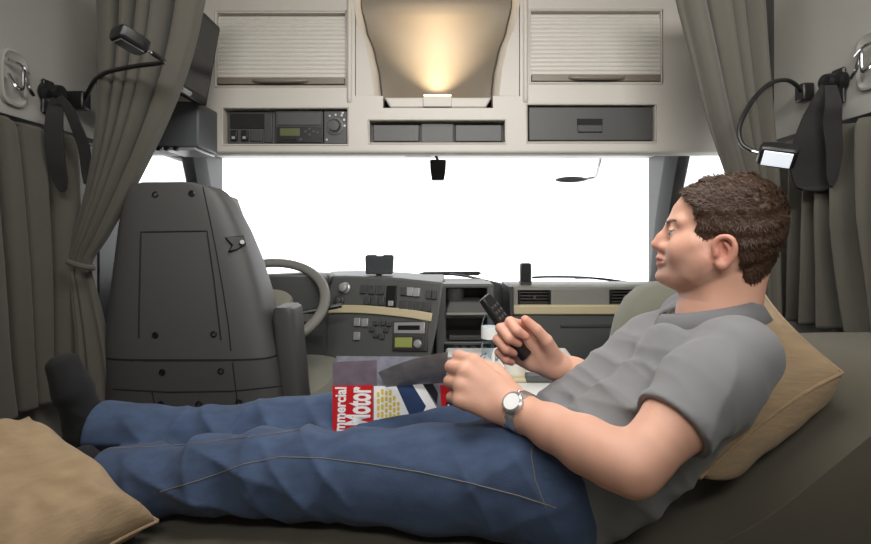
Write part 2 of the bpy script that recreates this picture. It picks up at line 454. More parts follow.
# roller shutters
for i, (a, b, c, d, hy0, hy1) in enumerate(((217, 345, 13, 79, 77.5, 84.5), (531, 661, 11, 75, 74.5, 81.5))):
    x0, x1 = fx(a), fx(b); z1, z0 = fz(c), fz(hy0)
    n = 15; rings = []
    for k in range(n * 8 + 1):
        t = k / (n * 8); z = z0 + (z1 - z0) * t
        y = FD + .012 - .0045 * abs(math.sin(PI * n * t)) + .03 * max(0, t - .8) ** 2 * 10
        rings.append([V((x0, y, z)), V((x1, y, z)), V((x1, y + .012, z)), V((x0, y + .012, z))])
    sh = MB().loft(rings).done('roller_shutter', M['shutter'], oc)
    hb = MB().box(x0 + .002, x1 - .002, FD - .004, FD + .02, fz(hy1), fz(hy0)).done('handle_bar', M['bronze'], sh, bevel=.003)
    xm = (x0 + x1) / 2
    MB().tube([V((xm - .10, FD - .002, fz(hy0 + 3))), V((xm - .07, FD - .014, fz(hy0 + 4.5))), V((xm, FD - .018, fz(hy0 + 5))), V((xm + .07, FD - .014, fz(hy0 + 4.5))), V((xm + .10, FD - .002, fz(hy0 + 3)))], .007).done('grip', M['bronze'], sh)
# dark recess backs and pockets
bar(221, 350, 106, 147, .045, .06, 'radio_bay_back', M['black'], oc)
lb = bar(224.5, 272.5, 110, 143, .028, .04, 'switch_panel', M['pocket'], oc)
bar(227, 269, 112, 127, .024, .029, 'storage_slot', M['matte_black'], lb)
for px in (231.5, 242.5): 
    q = bar(px - 3.2, px + 3.2, 129, 139.5, .016, .03, 'switch', M['black'], lb)
    bar(px - 1.5, px + 1.5, 135.5, 138, .0145, .017, 'switch_mark', M['silver'], q, bevel=0)
bar(248, 260, 129.5, 140, .022, .03, 'blank_switch', M['dark'], lb); bar(262, 270, 112, 141, .02, .03, 'side_cover', M['dark'], lb)
rd = bar(274, 322, 110, 143, .014, .045, 'tachograph', M['dark'], oc)
bar(276, 320.5, 111.5, 124.5, .010, .015, 'blank_cover', M['pocket'], rd)
bar(275.5, 321, 126, 142, .010, .015, 'tachograph_face', M['black'], rd)
bar(279, 299, 127.5, 135.5, .008, .011, 'display', M['lcd_dim'], rd)
for px, py in ((305, 131), (309, 134), (313, 131), (317, 132), (309, 128.5), (300, 139)): MB().disc(V((fx(px), FD + .011, fz(py))), (0, -1, 0), .005, .004, 12).done('button', M['pocket'], rd)
bar(280, 296, 138, 140.5, .008, .011, 'card_slot', M['matte_black'], rd)
au = bar(323, 346.5, 110, 143, .014, .045, 'audio_panel', M['dark'], oc)
kn = MB().lathe(V((fx(334), FD + .014, fz(125.5))), [(.031, 0), (.031, -.006), (.025, -.008), (.020, -.006), (.018, -.016), (.0, -.0165)], 30, (0, 1, 0)).done('volume_knob', M['pocket'], au)
MB().lathe(V((fx(334), FD + .009, fz(125.5))), [(.0315, 0), (.029, -.002), (.0275, 0)], 30, (0, 1, 0)).done('knob_ring', M['silver'], kn)
for px, py in ((329, 115), (335, 114), (341, 114.5), (343.5, 119), (342, 112), (344, 125), (326, 139)): MB().disc(V((fx(px), FD + .015, fz(py))), (0, -1, 0), .004, .004, 10).done('button', M['silver'], au)
# centre pockets
bar(367, 507, 118, 145, .047, .06, 'pocket_back', M['pocket'], oc)
for a, b in ((372.5, 419), (455.5, 502.5)):
    p = bar(a, b, 123.5, 140.5, .018, .05, 'pocket_lid', M['pocket'], oc, bevel=.003)
bar(421, 453.5, 122, 141, .024, .05, 'pocket_centre', M['pocket'], oc)
# right drawer
dr = bar(529, 653.5, 106.5, 140.3, .006, .05, 'drawer', M['pocket'], oc, bevel=.004)
bar(577.5, 603, 118.5, 125, .002, .012, 'latch_recess', M['matte_black'], dr, bevel=.001)
bar(578, 602.5, 125, 132, -.002, .008, 'latch', M['dark'], dr, bevel=.002)
# rounded ribs that frame the centre recess, and moulded lips round the cabinets
def halfw(t):      # half width (px) of the lamp panel, t = 0 bottom .. 1 top of the photo
    return sm([(0, 57), (.25, 59.5), (.5, 64.5), (.75, 73), (1, 78), (1.6, 81)], t)
PB, PTT = 95.5, 0.0
def pz(t): return fz(PB + (PTT - PB) * t)
ts = np.linspace(0, 1.5, 22)
cxm = 436.5
for s in (-1, 1):
    rect = fx(355 - .5) if s < 0 else fx(520.5)
    f = MB(); rings = []
    for t in ts:
        z = min(pz(t), TOP - .004); xe = fx(cxm + s * halfw(t))
        rings.append([V((rect - s * .004, FD + .05, z)), V((rect - s * .004 , FD + .006, z)), V((fx(cxm + s * (halfw(t) + 6)), FD + .004, z)), V((xe + s * .006, FD + .018, z)), V((xe, FD + .05, z)), V((xe - s * .002, FD + .10, z)), V((xe + s * .02, FD + .10, z))])
    f.loft(rings).done('recess_side', M['shell'], oc)
    # dark joint line along the panel's edge
    MB().tube([V((fx(cxm + s * (halfw(t) - .6)), FD + .062, min(pz(t), TOP - .01))) for t in ts], .0055, 6, 0).done('joint_line', M['seam'], oc)
rings = []
for t in ts:
    z = min(pz(t), TOP - .004); w = halfw(t) + 1; dep = .055 + .075 * math.sin(min(1, t) * PI) ** .8 * .8 - .01 * max(0, t - .8)
    if t > .92: dep -= .10 * (t - .92)
    fr = [V((fx(cxm + w * u), FD + .058 + max(.0, dep - .055) * (1 - abs(u) ** 3), z)) for u in np.linspace(-1, 1, 15)]
    rings.append(fr + [V((fx(cxm + w), FD + .16, z)), V((fx(cxm - w), FD + .16, z))])
MB().loft(rings).done('lamp_panel', M['panel'], oc)
MB().tube([V((fx(cxm - 56), FD + .058, fz(95.2))), V((fx(cxm + 56), FD + .058, fz(95.2)))], .005, 6, 0).done('joint_line', M['seam'], oc)
tr = MB().prism([V((fx(384), FD + .055, fz(96.5))), V((fx(492), FD + .055, fz(96.5))), V((fx(486), FD + .055, fz(107))), V((fx(390), FD + .055, fz(107)))], (0, -.045, 0)).done('lamp_tray', M['shell'], oc, bevel=.006)
lampb = MB().box(fx(423), fx(452), FD + .002, FD + .03, fz(106.5), fz(95.5)).done('lamp_housing', M['shell'], oc, bevel=.003)
MB().box(fx(424), fx(451), FD + .004, FD + .035, fz(95.4), fz(94.2)).done('lamp_lens', M['warm_lens'], lampb)
# rounded edge mouldings around shutters and fascia sections
def frame_tube(px0, px1, py0, py1, r, name, m, off=0.0):
    c = [(px0, py0), (px1, py0), (px1, py1), (px0, py1), (px0, py0)]
    pts = [V((fx(a), FD + off, fz(b))) for a, b in c]
    MB().tube(pts, r, 6, 0).done(name, m, oc)
for a in ((215.5, 346, 11, 86.5), (529.5, 662.5, 9.5, 83.5)): frame_tube(*a, .004, 'shutter_surround', M['shell'])
for a in ((222, 348.5, 107.5, 145), (368.5, 506, 119.5, 143.5), (526.5, 656, 104, 142.5)): frame_tube(*a, .0035, 'bay_surround', M['shell'])
for a, b in ((346.5, 352.5), (522.5, 528.5)):
    xa, xb = fx(a), fx(b); ring = [(xa + (xb - xa) * q, FD - .011 * math.sin(PI * q) ** .6 + .002) for q in np.linspace(0, 1, 11)] + [(xb, FD + .006), (xa, FD + .006)]
    MB().loft([[V((x, FD + (y - FD) * g + (1 - g) * .004, zz)) for x, y in ring] for zz, g in ((TOP - .004, 1), (fz(99), 1), (fz(102), .7), (fz(104), .1))]).done('side_rib', M['shell'], oc)
# cream inner lip over the windscreen
MB().box(fx(400), fx(430), FD + .2, FD + .28, 1.543, 1.556).done('sensor_cover', M['dark'], oc, bevel=.003)

# side storage box and screen on the left
bx = thing('storage_box', 'plain grey box on the left wall under the screen', 'box', (-.93, 1.66, 1.5))
MB().box(-W + .004, -.79, 1.60, 1.742, P(0, 147, 1.6).z, P(0, 101, 1.6).z).done('body', M['box'], bx, bevel=.006)
MB().box(-.91, -.80, 1.603, 1.74, P(0, 150, 1.6).z, P(0, 147.2, 1.6).z).done('rail', M['silver'], bx, bevel=.002)
for px in (160, 168, 177): MB().disc(P(px, 149, 1.606), (0, -1, 0), .008, .012, 14).done('knob', M['black'], bx)

tv = thing('television', 'flat black screen tilted on the left wall behind the drawn curtain', 'television', (-.78, 1.42, P(0, 108, 1.6).z))
def tvp(y, t):     # t 0 bottom .. 1 top
    return V((-.762 + .047 * t, y, P(0, 107, 1.6).z + (P(0, 28, 1.6).z - P(0, 107, 1.6).z) * t))
nrm = V((1, 0, -.18)).normalized()
MB().prism([tvp(1.37, 0), tvp(1.6, 0), tvp(1.6, 1), tvp(1.37, 1)], -nrm * .035).done('casing', M['black'], tv, bevel=.006)
MB().prism([tvp(1.385, .09) + nrm * .001, tvp(1.585, .09) + nrm * .001, tvp(1.585, .94) + nrm * .001, tvp(1.385, .94) + nrm * .001], -nrm * .004).done('screen', M['screen'], tv)
MB().tube([tvp(1.43, .035) + nrm * .003, tvp(1.48, .035) + nrm * .003], .007, 8).done('power_button', M['silver'], tv)
MB().quadbox((-.885, 1.55, P(0, 70, 1.6).z), .20, .05, .05).done('wall_bracket', M['black'], tv)

# fill lamp added on the ceiling, out of view, to brighten the cab
cl = thing('ceiling_fill_lamp', 'wide flat fill lamp added on the ceiling above the bunk', 'fill light', (.1, .75, TOP - .03))
MB().box(-.45, .65, .45, 1.05, TOP - .02, TOP - .001).done('frame', M['shell'], cl, bevel=.004)
MB().box(-.42, .62, .48, 1.02, TOP - .028, TOP - .019).done('fill_diffuser', M['fill_diffuser'], cl)

rl = thing('rear_fill_lamp', 'long slanted fill lamp added high on the rear wall behind the bunk', 'wall light', (.15, BACK + .1, 1.9))  # made-up lamp behind the camera, added to light the overhead console
Rl = Matrix.Rotation(math.radians(80), 3, 'X')
MB().quadbox((.15, BACK + .10, 2.0), 1.3, .30, .03, Rl).done('frame', M['shell'], rl, bevel=.004)
MB().quadbox(V((.15, BACK + .10, 2.0)) + Rl @ V((0, 0, -.016)), 1.24, .26, .01, Rl).done('fill_diffuser', M['fill_diffuser'], rl)

# ================================================================= CURTAINS, RAILS, WALL FITTINGS
def curtain(rows, n, nf, amp, name, label, group, seed=0, nt=60, ns=220, sharp=.5, ph=0.8, edge=0.006):
    """rows: [(L, R, ampScale)] from top to bottom; n = direction of the folds"""
    rnd = random.Random(seed)
    L, R, A = [r[0] for r in rows], [r[1] for r in rows], [r[2] for r in rows]
    k = max(1, nt // (len(rows) - 1))
    Ls, As = cat(L, k, A); Rs, _ = cat(R, k, A)
    n = V(n); warp = [rnd.uniform(-1, 1) for _ in range(8)]
    bm = bmesh.new(); G = []
    for j, (l, r, a) in enumerate(zip(Ls, Rs, As)):
        t = j / (len(Ls) - 1); row = []
        for i in range(ns):
            s = i / (ns - 1)
            sw = s + .035 * math.sin(2 * PI * (1.3 * s + warp[0] + .25 * t)) + .02 * math.sin(2 * PI * (2.7 * s + warp[1] - .3 * t))
            p = 2 * PI * nf * sw + ph * math.sin(2.1 * t + 5 * warp[2] + 3 * s)
            w = math.sin(p); w = math.copysign(abs(w) ** sharp, w)
            w = w * (1 + .4 * math.sin(3.1 * s * 2 * PI + warp[3] * 4)) + .35 * math.sin(2.3 * p * .5 + warp[4] * 5 + 1.5 * t)
            row.append(bm.verts.new(l.lerp(r, s) + n * (w * amp * a) + n.cross(V((0, 0, 1))) * (.25 * amp * a * math.cos(p))))
        G.append(row)
    for r0, r1 in zip(G, G[1:]):
        for i in range(ns - 1): bm.faces.new((r0[i], r0[i + 1], r1[i + 1], r1[i]))
    me = bpy.data.meshes.new(name); bm.to_mesh(me); bm.free()
    o = finish(name, me, M['curtain'], None, 'all', mods=[('SOLIDIFY', dict(thickness=.004, offset=0))])
    return tag(o, label, 'curtain', group)
z = lambda r: EYE + r
CG = 'curtains of the sleeping area'
curtain([(V((-1.03, .60, z(.295))), V((-1.035, 1.35, z(.285))), .45), (V((-1.03, .60, z(.25))), V((-1.03, 1.35, z(.24))), .8), (V((-1.025, .60, z(-.05))), V((-1.025, 1.355, z(-.05))), 1), (V((-1.025, .6, z(-.3))), V((-1.025, 1.355, z(-.3))), 1), (V((-1.025, .6, z(-.43))), V((-1.025, 1.355, z(-.43))), 1)],
        (1, 0, 0), 11, .026, 'curtain', 'olive side curtain hanging along the left wall beside the driver seat', CG, 3)
curtain([(V((1.035, .60, z(.30))), V((1.035, 1.50, z(.28))), .4), (V((1.03, .60, z(.25))), V((1.03, 1.5, z(.24))), .75), (V((1.025, .60, z(.05))), V((1.025, 1.5, z(.05))), 1), (V((1.025, .6, z(-.1))), V((1.025, 1.5, z(-.1))), 1), (V((1.025, .6, z(-.235))), V((1.025, 1.5, z(-.235))), 1)],
        (1, 0, 0), 12, .03, 'curtain', 'olive side curtain along the right wall behind the beige cushion', CG, 11)
D1 = 1.33
rowsL = [((90, 205), -40, 1), ((95, 199), 0, 1), ((97, 184), 60, 1), ((96, 161), 120, .95), ((88, 130), 185, .85), ((74, 104), 235, .65), ((66, 88), 264, .45), ((70, 92), 290, .55), ((76, 103), 340, .8), ((78, 112), 400, 1), ((78, 115), 440, 1)]
curtain([(P(a[0], y, D1), P(a[1], y, D1), s) for a, y, s in rowsL], (0, 1, 0), 5.5, .03, 'curtain', 'long olive curtain drawn aside and gathered at its waist left of the driver seat', CG, 21, ns=260, nt=90)
rowsR = [((672, 764), -40, 1), ((679, 766), 0, 1), ((694, 769), 60, 1), ((709, 773), 120, 1), ((730, 777), 185, .9), ((742, 776), 240, .8), ((742, 778), 330, .9), ((735, 790), 440, 1)]
curtain([(P(a[0], y, D1), P(a[1], y, D1), s) for a, y, s in rowsR], (0, 1, 0), 4.5, .03, 'curtain', 'long olive curtain drawn aside behind the head of the reclining man', CG, 33, ns=240, nt=90)
tb = MB().tube([P(68, 262, D1 - .05), P(80, 266, D1 - .055), P(92, 268, D1 - .03), P(90, 266, D1 + .05), P(66, 260, D1 + .04), P(62, 260, D1)], .008, 8).done('tie_cord', M['curtain'])
tag(tb, 'narrow olive tie holding the gathered left curtain at its waist', 'curtain tie')
for s, nm in ((-1, 'curtain on the left wall'), (1, 'curtain on the right wall')):
    r = MB().box(min(s * 1.045, s * 1.066), max(s * 1.045, s * 1.066), .5, 1.48, z(.283), z(.303)).done('curtain_rail', M['black'], bevel=.003)
    tag(r, 'slim dark rail carrying the olive ' + nm, 'curtain rail', 'curtain rails')

# hanger hooks in recessed plates
for s, px, py, where in ((-1, 13, 78, 'left'), (1, 872, 60, 'right')):
    Dh = 1.0665 * F / abs(px - CX); c = P(px, py, Dh)
    hk = thing('coat_hook', f'chromed double wire coat hook in a grey recessed plate on the {where} wall', 'hook', (s * 1.066, c.y, c.z - .07), 'coat hooks')
    rings = []
    for x, g in ((1.069, 1.0), (1.060, .98), (1.058, .9), (1.064, .78), (1.0645, 0.05)):
        rings.append([V((s * x, c.y + .040 * g * math.copysign(abs(math.cos(a)) ** .6, math.cos(a)), c.z + .072 * g * math.copysign(abs(math.sin(a)) ** .6, math.sin(a)))) for a in np.linspace(0, 2 * PI, 32, endpoint=False)])
    MB().loft(rings).done('plate', M['wall'], hk)
    X = s * 1.052
    MB().tube([V((X, c.y - .03, c.z + .035)), V((X - s * .01, c.y - .005, c.z + .03)), V((X, c.y + .03, c.z + .022))], .004, 8).done('crossbar', M['chrome'], hk)
    MB().tube([V((X, c.y - .030, c.z + .0)), V((X - s * .016, c.y - .026, c.z - .03)), V((X - s * .018, c.y - .01, c.z - .028)), V((X - s * .014, c.y - .002, c.z + .02)), V((X - s * .016, c.y + .01, c.z - .02)), V((X - s * .012, c.y + .03, c.z - .035))], .0045, 8).done('wire_hook', M['chrome'], hk)

# dark loop straps hanging on knobs
def strap(s, pts_px, knob_px, label, wd=.05):
    def wall_pt(px, py, off):
        D = (1.066 - off - (.035 if off > .031 else 0)) * F / abs(px - CX); return P(px, py, D)
    k = wall_pt(*knob_px, .03)
    root = thing('hanging_strap', label, 'strap', (k.x, k.y, k.z - .25), 'hanging straps')
    MB().lathe(V((s * 1.066, k.y, k.z)), [(.028, 0), (.028, .012), (.018, .016), (.018, .03), (.022, .034), (.020, .044), (.0, .046)], 20, (-s, 0, 0)).done('knob', M['black'], root)
    MB().box(min(s * 1.066, s * 1.056), max(s * 1.066, s * 1.056), k.y - .02, k.y + .02, k.z - .06, k.z + .035).done('mount_plate', M['black'], root, bevel=.006)
    for nm, pl, w in pts_px:
        MB().strip([wall_pt(a, b, o) for a, b, o in pl], (1, -s * .3, 0), w[0], .008, 8, w).done(nm, M['tie'], root, bevel=.001)
strap(1, [('band', [(829, 86, .03), (826, 98, .04), (820, 118, .05), (816, 142, .055), (814, 166, .05), (815, 184, .045), (816, 189, .045), (816, 191, .045)], [.032, .05, .075, .098, .105, .088, .06, .02]),
          ('fold', [(830, 86, .045), (833, 104, .055), (832, 124, .05), (834, 150, .04), (832, 176, .04), (831, 186, .04)], [.025, .035, .04, .035, .025, .008])], (829, 82), 'wide dark strap on a wall knob beside the lit reading lamp')
strap(-1, [('band', [(58, 97, .03), (55, 112, .04), (54, 135, .045), (56, 160, .045), (60, 178, .045), (62, 188, .045), (63, 192, .045)], [.028, .036, .042, .04, .034, .022, .008]),
           ('fold', [(59, 97, .045), (68, 108, .06), (76, 126, .07), (84, 148, .075), (86, 172, .07), (85, 184, .07)], [.018, .022, .026, .028, .022, .006])], (57, 93), 'dark strap with two tails on a wall knob below the unlit reading lamp')

# gooseneck reading lamps
def reading_lamp(base, neck, h0, h1, hw, label, lens, lens_n):
    D = base[2]; b = P(*base); s = 1 if b.x > 0 else -1
    root = thing('reading_lamp', label, 'reading lamp', (b.x, b.y, b.z - .03), 'gooseneck reading lamps')
    MB().box(min(s * 1.066, b.x - s * .01), max(s * 1.066, b.x - s * .01), b.y - .018, b.y + .018, b.z - .026, b.z + .026).done('wall_mount', M['black'], root, bevel=.006)
    nk = [P(*q) for q in neck]
    MB().tube([b] + nk, .0058, 10).done('gooseneck', M['black'], root)
    a, e = P(*h0), P(*h1); d = (e - a).normalized()
    MB().tube([nk[-1], nk[-1].lerp(a, .5), a + d * .01], .0035, 8, 0).done('joint', M['chrome'], root)
    n = V(lens_n); n = (n - d * n.dot(d)).normalized(); sd = d.cross(n)
    R = Matrix((d, sd, n)).transposed(); L = (e - a).length
    hd = MB().loft([[a + d * (L * t) + sd * (hw * w * cs) + n * (.017 * hh * sn) for cs, sn in ((-1, -.8), (-.75, -1), (.75, -1), (1, -.8), (1, .6), (.8, 1), (-.8, 1), (-1, .6))] for t, w, hh in ((0, .6, .6), (.06, .9, .9), (.3, 1, 1), (.85, 1.05, 1), (.97, .95, .9), (1, .8, .7))]).done('lamp_head', M['black'], root, bevel=.002)
    MB().quadbox(a + d * (L * .52) + n * .0172, L * .74, hw * 1.45, .004, R).done('lens', lens, hd, bevel=.0015)
    MB().quadbox(a + d * (L * .2) - n * .017, L * .25, hw * .8, .004, R).done('switch', M['chrome'], hd, bevel=.001)
reading_lamp((84, 101, 1.385), [(88, 92, 1.36), (95, 80, 1.32), (105, 73, 1.27), (120, 69, 1.24), (140, 65.5, 1.22), (157, 63.5, 1.2), (164, 61.5, 1.18), (160, 58, 1.16), (152, 53, 1.14)], (146, 49.5, 1.12), (115, 31, 1.06), .024,
             'black gooseneck reading lamp, unlit, bent up in front of the left curtain', M['lens_off'], (-.3, -.6, -.75))
reading_lamp((802, 93, 1.365), [(796, 85, 1.34), (786, 80, 1.31), (771, 83, 1.27), (757, 95, 1.23), (745, 113, 1.2), (739, 130, 1.18), (742, 144, 1.16), (752, 151, 1.14)], (758, 153, 1.13), (797, 158, 1.09), .026,
             'black gooseneck reading lamp, lit, curving down above the head of the man', M['lens'], (-.1, -.75, -.66))

# things at the windscreen
sc = thing('windscreen_sensor', 'small black sensor hanging at the top middle of the windscreen', 'sensor', P(438, 181, 2.12))
MB().loft([[V((P(438, y, 2.12).x + a * w, 2.12 + b * .016, P(438, y, 2.12).z)) for a, b in ((-1, -.7), (-.8, -1), (.8, -1), (1, -.7), (1, .7), (.8, 1), (-.8, 1), (-1, .7))] for y, w in ((160, .031), (161, .036), (170, .034), (179, .028), (180.5, .024))]).done('body', M['black'], sc)
MB().tube([P(438, 161, 2.125), P(436, 156, 2.13), P(433, 148, 2.135)], .006, 8).done('stalk', M['black'], sc)
km = thing('kerb_mirror', 'exterior mirror on a bent arm outside the top right of the windscreen', 'mirror', P(572, 183, 2.6))
MB().loft([[P(571 + a * 16 * w, 179.5 + (b * 3.2 - a * .4) * w, 2.6 + .05 * q) for a, b in ((math.cos(t), math.sin(t)) for t in np.linspace(0, 2 * PI, 20, endpoint=False))] for q, w in ((-.4, .8), (-.2, 1), (.6, .9), (1, .4))]).done('mirror_head', M['pocket'], km)
MB().tube([P(582, 180, 2.61), P(590, 178, 2.6), P(596, 176, 2.58), P(599, 165, 2.5), P(602, 150, 2.45), P(603, 130, 2.4)], .008, 8).done('arm', M['silver'], km)
wp = thing('windscreen_wiper', 'black wiper lying along the foot of the windscreen, right half', 'wiper', P(575, 282, 2.47), 'windscreen wipers')
MB().tube([P(532, 277.5, 2.47), P(550, 276.8, 2.47), P(585, 277.5, 2.47), P(618, 281, 2.46)], .006, 8).done('blade', M['black'], wp)
MB().tube([P(575, 278, 2.46), P(600, 278.5, 2.45), P(640, 284, 2.44)], .005, 8).done('arm', M['black'], wp)
wp = thing('windscreen_wiper', 'black wiper at the foot of the windscreen above the middle of the dashboard', 'wiper', P(448, 277, 2.47), 'windscreen wipers')
MB().prism([P(413, 275.5, 2.46), P(424, 272, 2.46), P(478, 271.5, 2.46), P(482, 273, 2.46), P(478, 275.5, 2.46)], (0, .02, 0)).done('blade', M['black'], wp)
MB().tube([P(450, 274, 2.45), P(470, 277, 2.44), P(500, 284, 2.43)], .006, 8).done('arm', M['black'], wp)
# ================================================================= DASHBOARD
db = thing('dashboard', 'dark grey wraparound dashboard with a cream trim line below the windscreen', 'dashboard', (0, 2.1, 0))
# driver's pod: its face runs obliquely from A (far, left) to B (near, right)
A = P(318, 290, 2.02); B = P(441, 290, 1.80)
ud = V((B.x - A.x, B.y - A.y, 0)).normalized(); nd = V((ud.y, -ud.x, 0)).normalized()    # nd faces the driver
nd = (nd + V((0, 0, .22))).normalized(); vd = nd.cross(ud).normalized()
if vd.z < 0: vd = -vd
if nd.y > 0: nd = -nd
Rp = Matrix((ud, vd, nd)).transposed()
P0 = A
def pod(px, py, off=0.0): return on_plane(px, py, P0, nd) + nd * off
def padbox(px0, px1, py0, py1, h, name, m, parent, bevel=.0015, base=-.004):
    """a block on the pod face, as wide and high as its outline in the photo"""
    a = pod((px0 + px1) / 2, py1); b = pod((px0 + px1) / 2, py0); l = pod(px0, (py0 + py1) / 2); r = pod(px1, (py0 + py1) / 2)
    c = (l + r) / 2; ang = V(((r - l).dot(ud), (r - l).dot(vd))); 
    u2 = (ud * ang.x + vd * ang.y).normalized(); v2 = nd.cross(u2)
    hgt = abs((b - a).dot(v2)); wid = abs((r - l).length)
    return MB().quadbox(c + nd * (base + (h - base) / 2), wid, hgt, h - base, Matrix((u2, v2, nd)).transposed()).done(name, m, parent, bevel=bevel)
# top line slopes gently; outline of the pod's face in the photo
face = [(316, 276), (345, 275.5), (400, 278), (443, 282.5), (441, 300), (437, 325), (432, 350), (428, 372), (330, 372), (318, 352), (312, 320)]
pts = [pod(a, b, -.004) for a, b in face]
back = V((0, .5, 0))
rings_f = MB()
rings_f.prism(pts, V((.0, .32, .0)))
rings_f.done('driver_pod', M['dash'], db, bevel=.008)
# deck behind and the instrument cowl in front of the wheel
MB().prism([V((-W + .01, 1.86, 1.06)), V((-W + .01, 2.3, 1.02)), V((-W + .01, 2.39, .985)), V((-W + .01, 2.39, .6)), V((-W + .01, 1.98, .6)), V((-W + .01, 1.90, .86))], (W - .01 + pod(330, 290).x, 0, 0)).done('cluster_housing', M['dash'], db, bevel=.01)
MB().box(pod(330, 290).x - .02, P(446, 283, 1.95).x, 2.05, 2.39, .62, 1.02).done('driver_deck', M['dash_top'], db, bevel=.01)
MB().prism([P(255, 276, 1.88), P(300, 273.5, 1.88), P(330, 274.5, 1.96), P(330, 285, 1.96), P(300, 287, 1.88), P(255, 290, 1.88)], (0, .12, 0)).done('instrument_cowl', M['pocket'], db, bevel=.012)
# cream trim line round the pod
cr = []
for a, b in ((318, 310), (340, 309), (365, 309.5), (390, 311.5), (412, 314), (432, 317.5)): cr.append(pod(a, b, .002))
MB().strip(cr, vd, .032, .008, 6).done('trim_strip', M['cream'], db, bevel=.003)
# switches
sw = [(364, 289, 6.2, 9), (372.5, 289.6, 6.2, 9), (381, 290, 6.2, 9), (367.5, 300.2, 6, 8.5), (375, 300.8, 6, 8.5), (382, 301.2, 5, 8.5), (404, 291, 6, 8.5), (429, 294.5, 5, 8.5), (434.5, 295, 4.5, 8.5),
      (403, 304.5, 6, 9), (411.5, 305.2, 6, 9), (420, 306, 6, 9), (428, 307, 6, 9)]
for x, y, w, h in sw: padbox(x - w / 2, x + w / 2, y - h / 2, y + h / 2, .007, 'switch', M['switch'], db)
for x, y in ((410.5, 291.8), (417, 292.4)): tag(padbox(x - 3, x + 3, y - 4.2, y + 4.2, .008, 'switch', M['silver'], db), 'silver rocker switch')
tag(padbox(386.5, 396.5, 285.5, 308, .005, 'slot_panel', M['black'], db), 'tall black panel'); padbox(389, 394, 301, 306, .009, 'slider', M['silver'], db)
for x, y, r in ((345.5, 288, .019), (340, 300.5, .017)):
    o = MB().lathe(pod(x, y, 0), [(r * 1.25, 0), (r * 1.2, .005), (r, .008), (r * .9, .024), (r * .6, .027), (0, .0275)], 22, nd).done('rotary_knob', M['silver'] if y < 295 else M['pocket'], db)
    if y < 295: tag(o, 'silver rotary knob')
for x, y in ((316.5, 322.5), (324, 323)): tag(padbox(x - 2.8, x + 2.8, y - 2.8, y + 2.8, .008, 'switch', M['red'], db), 'red warning switch')
for x, y in ((357.5, 322), (365, 322.5), (357, 336)): tag(padbox(x - 3, x + 3, y - 4, y + 4, .006, 'switch', M['silver'], db), 'pale rocker switch')
for x, y in ((376, 323), (383, 323), (389, 324), (376, 335), (382, 336.5), (372, 329), (386, 330)): padbox(x - 2.4, x + 2.4, y - 2.4, y + 2.4, .006, 'button', M['switch'], db)
rd = padbox(393, 428, 320.5, 351, .006, 'radio', M['pocket'], db, bevel=.003)
padbox(395, 425.5, 322.5, 333.5, .009, 'cassette_door', M['silver'], rd); padbox(399, 421, 325.5, 330, .0115, 'slot', M['black'], rd)
padbox(394.5, 424.5, 336, 349.5, .009, 'radio_face', M['dark'], rd); padbox(396, 413, 337.5, 347.5, .011, 'display', M['lcd'], rd)
MB().lathe(pod(418.8, 344, .009), [(.016, 0), (.015, .006), (.012, .007), (.011, .012), (0, .0125)], 22, nd).done('dial', M['silver'], rd)
# centre stack
CD = 1.95
def cbar(a, b, c, d, d0, d1, name, m, parent, bevel=.003): return bar(a, b, c, d, d0, d1, name, m, parent, bevel, CD)
xs = [(439, 446.5, 486, 494.5), (285, 288, 300, 301.5, 313, 318, 341.5, 357)]
cx_ = lambda p: (p - CX) * CD / F
cz_ = lambda p: EYE - (p - HZ) * CD / F
grid_panel([cx_(p) for p in (436, 446, 487, 494)], [cz_(p) for p in (284, 288, 312, 318.5, 342, 372)],
           [(cx_(446), cx_(487), cz_(312), cz_(288)), (cx_(446), cx_(487), cz_(342), cz_(318.5))], lambda u, v: V((u, CD, v)), (0, .16, 0), 'centre_stack', M['dash'], db, bevel=.006)
MB().box(cx_(437), cx_(493), CD + .15, CD + .4, cz_(373), cz_(287)).done('centre_stack_back', M['pocket'], db)
MB().lathe(V((cx_(455.5), CD + .05, cz_(301))), [(.034, 0), (.040, .045), (.044, .05), (.040, .05), (.032, .01), (0, .01)], 26).done('cup_holder', M['pocket'], db)
MB().prism([V((cx_(445), CD - .05, cz_(311))), V((cx_(449), CD - .02, cz_(300.5))), V((cx_(482), CD - .02, cz_(300.5))), V((cx_(487), CD - .05, cz_(311)))], (0, .14, 0)).done('flap_tray', M['pocket'], db, bevel=.006)
cbar(446, 487, 310.5, 313, -.06, .1, 'tray_lip', M['dash_light'], db)
cbar(449, 486, 336, 341, .01, .12, 'slot_shelf', M['pocket'], db)
cbar(444, 491, 343.5, 354, -.012, .02, 'control_row', M['black'], db)
for px in (456, 464, 473, 483): MB().lathe(V((cx_(px), CD - .012, cz_(349))), [(.016, 0), (.015, .008), (.012, .018), (0, .019)], 18, (0, -1, 0)).done('heater_knob', M['pocket'], db)
